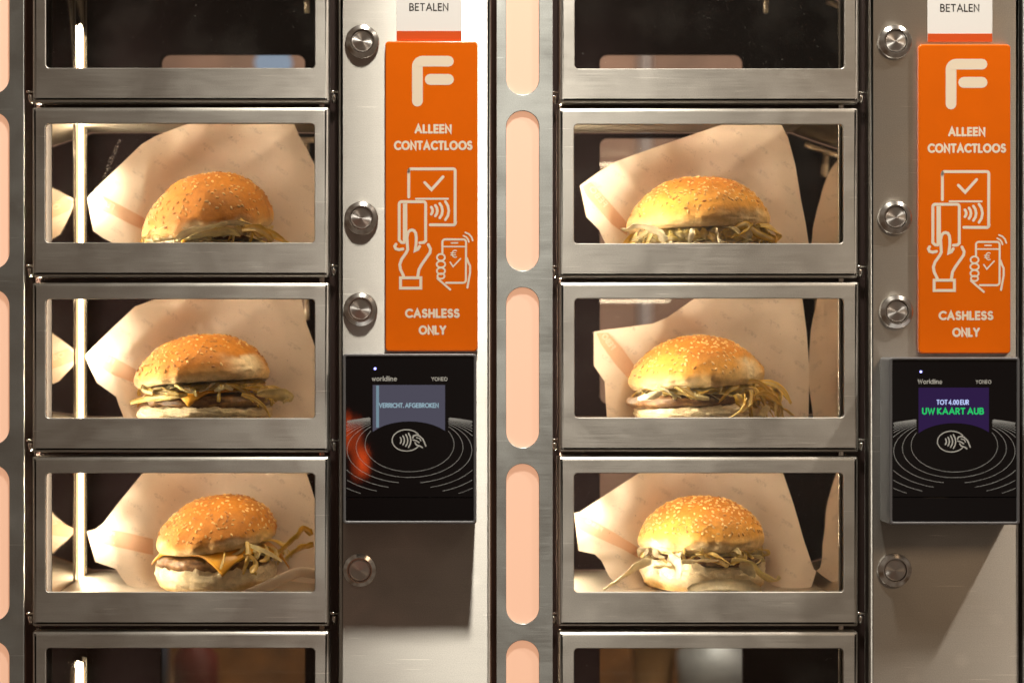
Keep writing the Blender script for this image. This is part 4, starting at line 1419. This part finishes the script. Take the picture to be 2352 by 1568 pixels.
wrapper("white paper wrapper with curved top edge behind the topmost hamburger, left column", 2,
    [(440, 268, .074), (434, 284, .080), (395, 298, .088), (357, 313, .095), (326, 331, .100), (303, 353, .103), (219, 434, .113), (201, 455, .114), (207, 490, .108), (214, 530, .098), (236, 546, .088), (262, 560, .075), (280, 585, .050),
     (600, 590, .060), (735, 590, .08), (735, 400, .105), (722, 377, .105), (707, 347, .102), (686, 310, .092), (668, 268, .080)],
    [(203, 457), (219, 441), (270, 468), (330, 500), (345, 535), (300, 515), (255, 492), (208, 476)], ((226, 457), (262, 477), 13), False, folds=((552, 387, 673, 296, .0075, 60), (300, 600, 335, 420, .004, 16), (219, 434, 330, 560, .003, 14)))
wrapper("white paper wrapper behind the torn-bun hamburger, middle of the left column", 3,
    [(410, 668, .085), (355, 687, .092), (310, 704, .098), (255, 756, .108), (202, 809, .114), (195, 817, .115), (222, 878, .100), (267, 911, .085), (273, 930, .075), (284, 958, .058), (300, 985, .045),
     (600, 990, .06), (735, 990, .08), (735, 820, .108), (722, 792, .108), (705, 745, .106), (693, 688, .098), (685, 665, .090)],
    [(199, 817), (219, 800), (265, 822), (312, 848), (312, 880), (262, 862), (205, 828)], ((226, 812), (262, 832), 13), False, folds=((511, 765, 606, 701, .0075, 60), (262, 862, 300, 960, .004, 14), (420, 690, 300, 800, .0025, 20)))
wrapper("white paper wrapper behind the cheese-corner hamburger, lowest in the left column", 4,
    [(345, 1068, .090), (325, 1089, .094), (269, 1158, .104), (236, 1202, .110), (219, 1215, .113), (200, 1220, .114), (219, 1289, .100), (266, 1306, .088), (279, 1326, .072), (293, 1343, .060), (336, 1357, .045), (370, 1385, .030),
     (600, 1390, .05), (735, 1390, .08), (735, 1165, .112), (722, 1141, .112), (705, 1089, .105), (700, 1066, .100)],
    [(201, 1221), (228, 1211), (290, 1222), (352, 1237), (352, 1274), (280, 1258), (206, 1243)], ((231, 1217), (264, 1226), 9), False,
    folds=((520, 1140, 535, 1080, .007, 70), (262, 1250, 285, 1345, .004, 12)),
    curl=[(560, 1368, .030), (610, 1347, .030), (655, 1325, .034), (690, 1313, .040), (728, 1318, .046)])
wrapper("white paper wrapper with a long slanted top edge, topmost in the right column", 2,
    [(1720, 266, .074), (1668, 284, .080), (1600, 306, .090), (1527, 331, .098), (1470, 351, .104), (1413, 372, .110), (1379, 392, .113), (1342, 419, .115), (1332, 427, .115), (1340, 465, .108), (1347, 498, .100), (1376, 528, .085), (1389, 556, .070), (1400, 590, .050),
     (1700, 592, .07), (1858, 590, .095), (1857, 556, .098), (1850, 510, .100), (1840, 461, .100), (1827, 380, .098), (1810, 316, .090), (1793, 284, .082), (1784, 266, .076)],
    [(1336, 428), (1356, 418), (1400, 465), (1444, 516), (1440, 540), (1405, 515), (1348, 450)], ((1357, 430), (1392, 472), 14), True, folds=((1645, 407, 1776, 313, .0075, 55), (1400, 500, 1420, 580, .004, 14), (1413, 372, 1500, 470, .003, 22)))
wrapper("white paper wrapper with a bent top edge, middle of the right column", 3,
    [(1625, 666, .088), (1594, 686, .094), (1534, 728, .104), (1500, 743, .108), (1440, 751, .112), (1386, 758, .114), (1364, 762, .114), (1364, 839, .104), (1389, 876, .092), (1391, 916, .078), (1394, 958, .060), (1400, 990, .045),
     (1700, 992, .07), (1857, 990, .092), (1857, 957, .096), (1859, 849, .100), (1853, 765, .102), (1843, 686, .100), (1840, 664, .096)],
    [(1369, 764), (1397, 764), (1430, 800), (1462, 846), (1462, 890), (1413, 836), (1380, 790)], ((1386, 768), (1410, 800), 14), True, folds=((1645, 775, 1719, 714, .0075, 55), (1534, 728, 1480, 850, .004, 30), (1440, 870, 1410, 960, .003, 12)))
wrapper("white paper wrapper reaching the right wall with its corner, lowest in the right column", 4,
    [(1494, 1068, .090), (1461, 1090, .094), (1395, 1133, .104), (1332, 1175, .114), (1319, 1178, .114), (1329, 1264, .100), (1366, 1272, .092), (1381, 1286, .085), (1399, 1323, .066), (1420, 1346, .052), (1453, 1359, .042), (1480, 1385, .030),
     (1800, 1390, .040), (1843, 1362, .052), (1864, 1346, .066), (1875, 1310, .080), (1869, 1306, .082), (1847, 1242, .092), (1823, 1158, .100), (1800, 1090, .100), (1792, 1066, .095)],
    [(1321, 1181), (1352, 1189), (1410, 1222), (1475, 1262), (1475, 1285), (1426, 1258), (1330, 1215)], ((1346, 1194), (1384, 1216), 9), True, folds=((1540, 1120, 1600, 1085, .006, 60), (1370, 1275, 1470, 1270, .004, 16)))

# ================================================================== KITCHEN BEHIND (seen, blurred, through the back windows)
kw = plate("kitchen_wall", [rrect(-1800, -1800, 4600, 3400, 2, 1)], 1.30, 1.34, 0.001, M['kwall'], None)
tag(kw, kind="structure")
def kitchen_box(name, label, cat, u0, v0, u1, v1, y0, y1, mat):
    a, b = plan(u0, v0, y0), plan(u1, v1, y0)
    o = plate(name, [rrect(a[0], a[1], b[0], b[1], 6, 3)], y0, y1, 0.006, mat, None)
    return tag(o, label, cat)
kitchen_box("kitchen_post", "pale upright post seen through the right column's back windows", "post", 1470, -200, 1500, 1700, 1.1, 1.14, M['kpost'])
kitchen_box("kitchen_cabinet", "orange brown cabinet blurred behind the bottom right locker", "cabinet", 1330, 1440, 1578, 1900, 0.72, 0.95, M['kcab'])
kitchen_box("kitchen_cabinet", "brown cabinet blurred behind the bottom left locker", "cabinet", 372, 1430, 760, 1900, 0.72, 0.95, M['kcab'])
def lathe_z(name, label, cat, u, v, D, prof, mat, n=32):
    c = at(u, v, D)
    V, F = [], []
    for r, z in prof:
        for k in range(n):
            a = 2 * math.pi * k / n
            V.append(c + Vector((r * math.cos(a), r * math.sin(a), z)))
    for i in range(len(prof) - 1):
        for k in range(n):
            j = (k + 1) % n
            F.append((i * n + k, i * n + j, (i + 1) * n + j, (i + 1) * n + k))
    F.append(tuple(range((len(prof) - 1) * n, len(prof) * n)))
    return tag(make(name, V, F, mat, None, smooth=True), label, cat)
lathe_z("steel_pot", "shiny steel pot blurred behind the bottom right locker", "pot", 1645, 1600, 0.6, [(0.03, 0.0), (0.042, 0.004), (0.044, 0.05), (0.030, 0.062), (0.026, 0.075), (0.006, 0.078)], M['kpot'])
lathe_z("kitchen_pendant_lamp", "small bluish lamp blurred behind the top left locker", "lamp", 628, 145, 0.8, [(0.006, -0.016), (0.020, -0.012), (0.024, 0.0), (0.018, 0.014), (0.004, 0.018)], M['kblue'])

for (lab, u, v, D, sc_, mat) in (("red sauce bottle blurred behind the bottom left locker", 450, 1600, 0.55, 1.0, plain("bottle_red", (0.09, 0.012, 0.008), 0.6)),
                                 ("dark bottle blurred beside the red one, bottom left locker", 330, 1585, 0.60, 1.2, plain("bottle_dark", (0.03, 0.035, 0.05), 0.3)),
                                 ("tan cup blurred in the bottom right locker", 1500, 1590, 0.62, 0.9, plain("cup_tan", (0.22, 0.12, 0.05), 0.6))):
    lathe_z("sauce_bottle" if "bottle" in lab[:18] else "paper_cup", lab, "bottle" if "bottle" in lab[:18] else "cup", u, v, D,
            [(0.022 * sc_, 0.0), (0.024 * sc_, 0.004), (0.024 * sc_, 0.045 * sc_), (0.010 * sc_, 0.062 * sc_), (0.009 * sc_, 0.075 * sc_), (0.003 * sc_, 0.077 * sc_)] if "bottle" in lab[:18] else
            [(0.020, 0.0), (0.026, 0.06), (0.028, 0.062), (0.026, 0.064), (0.004, 0.064)], mat)
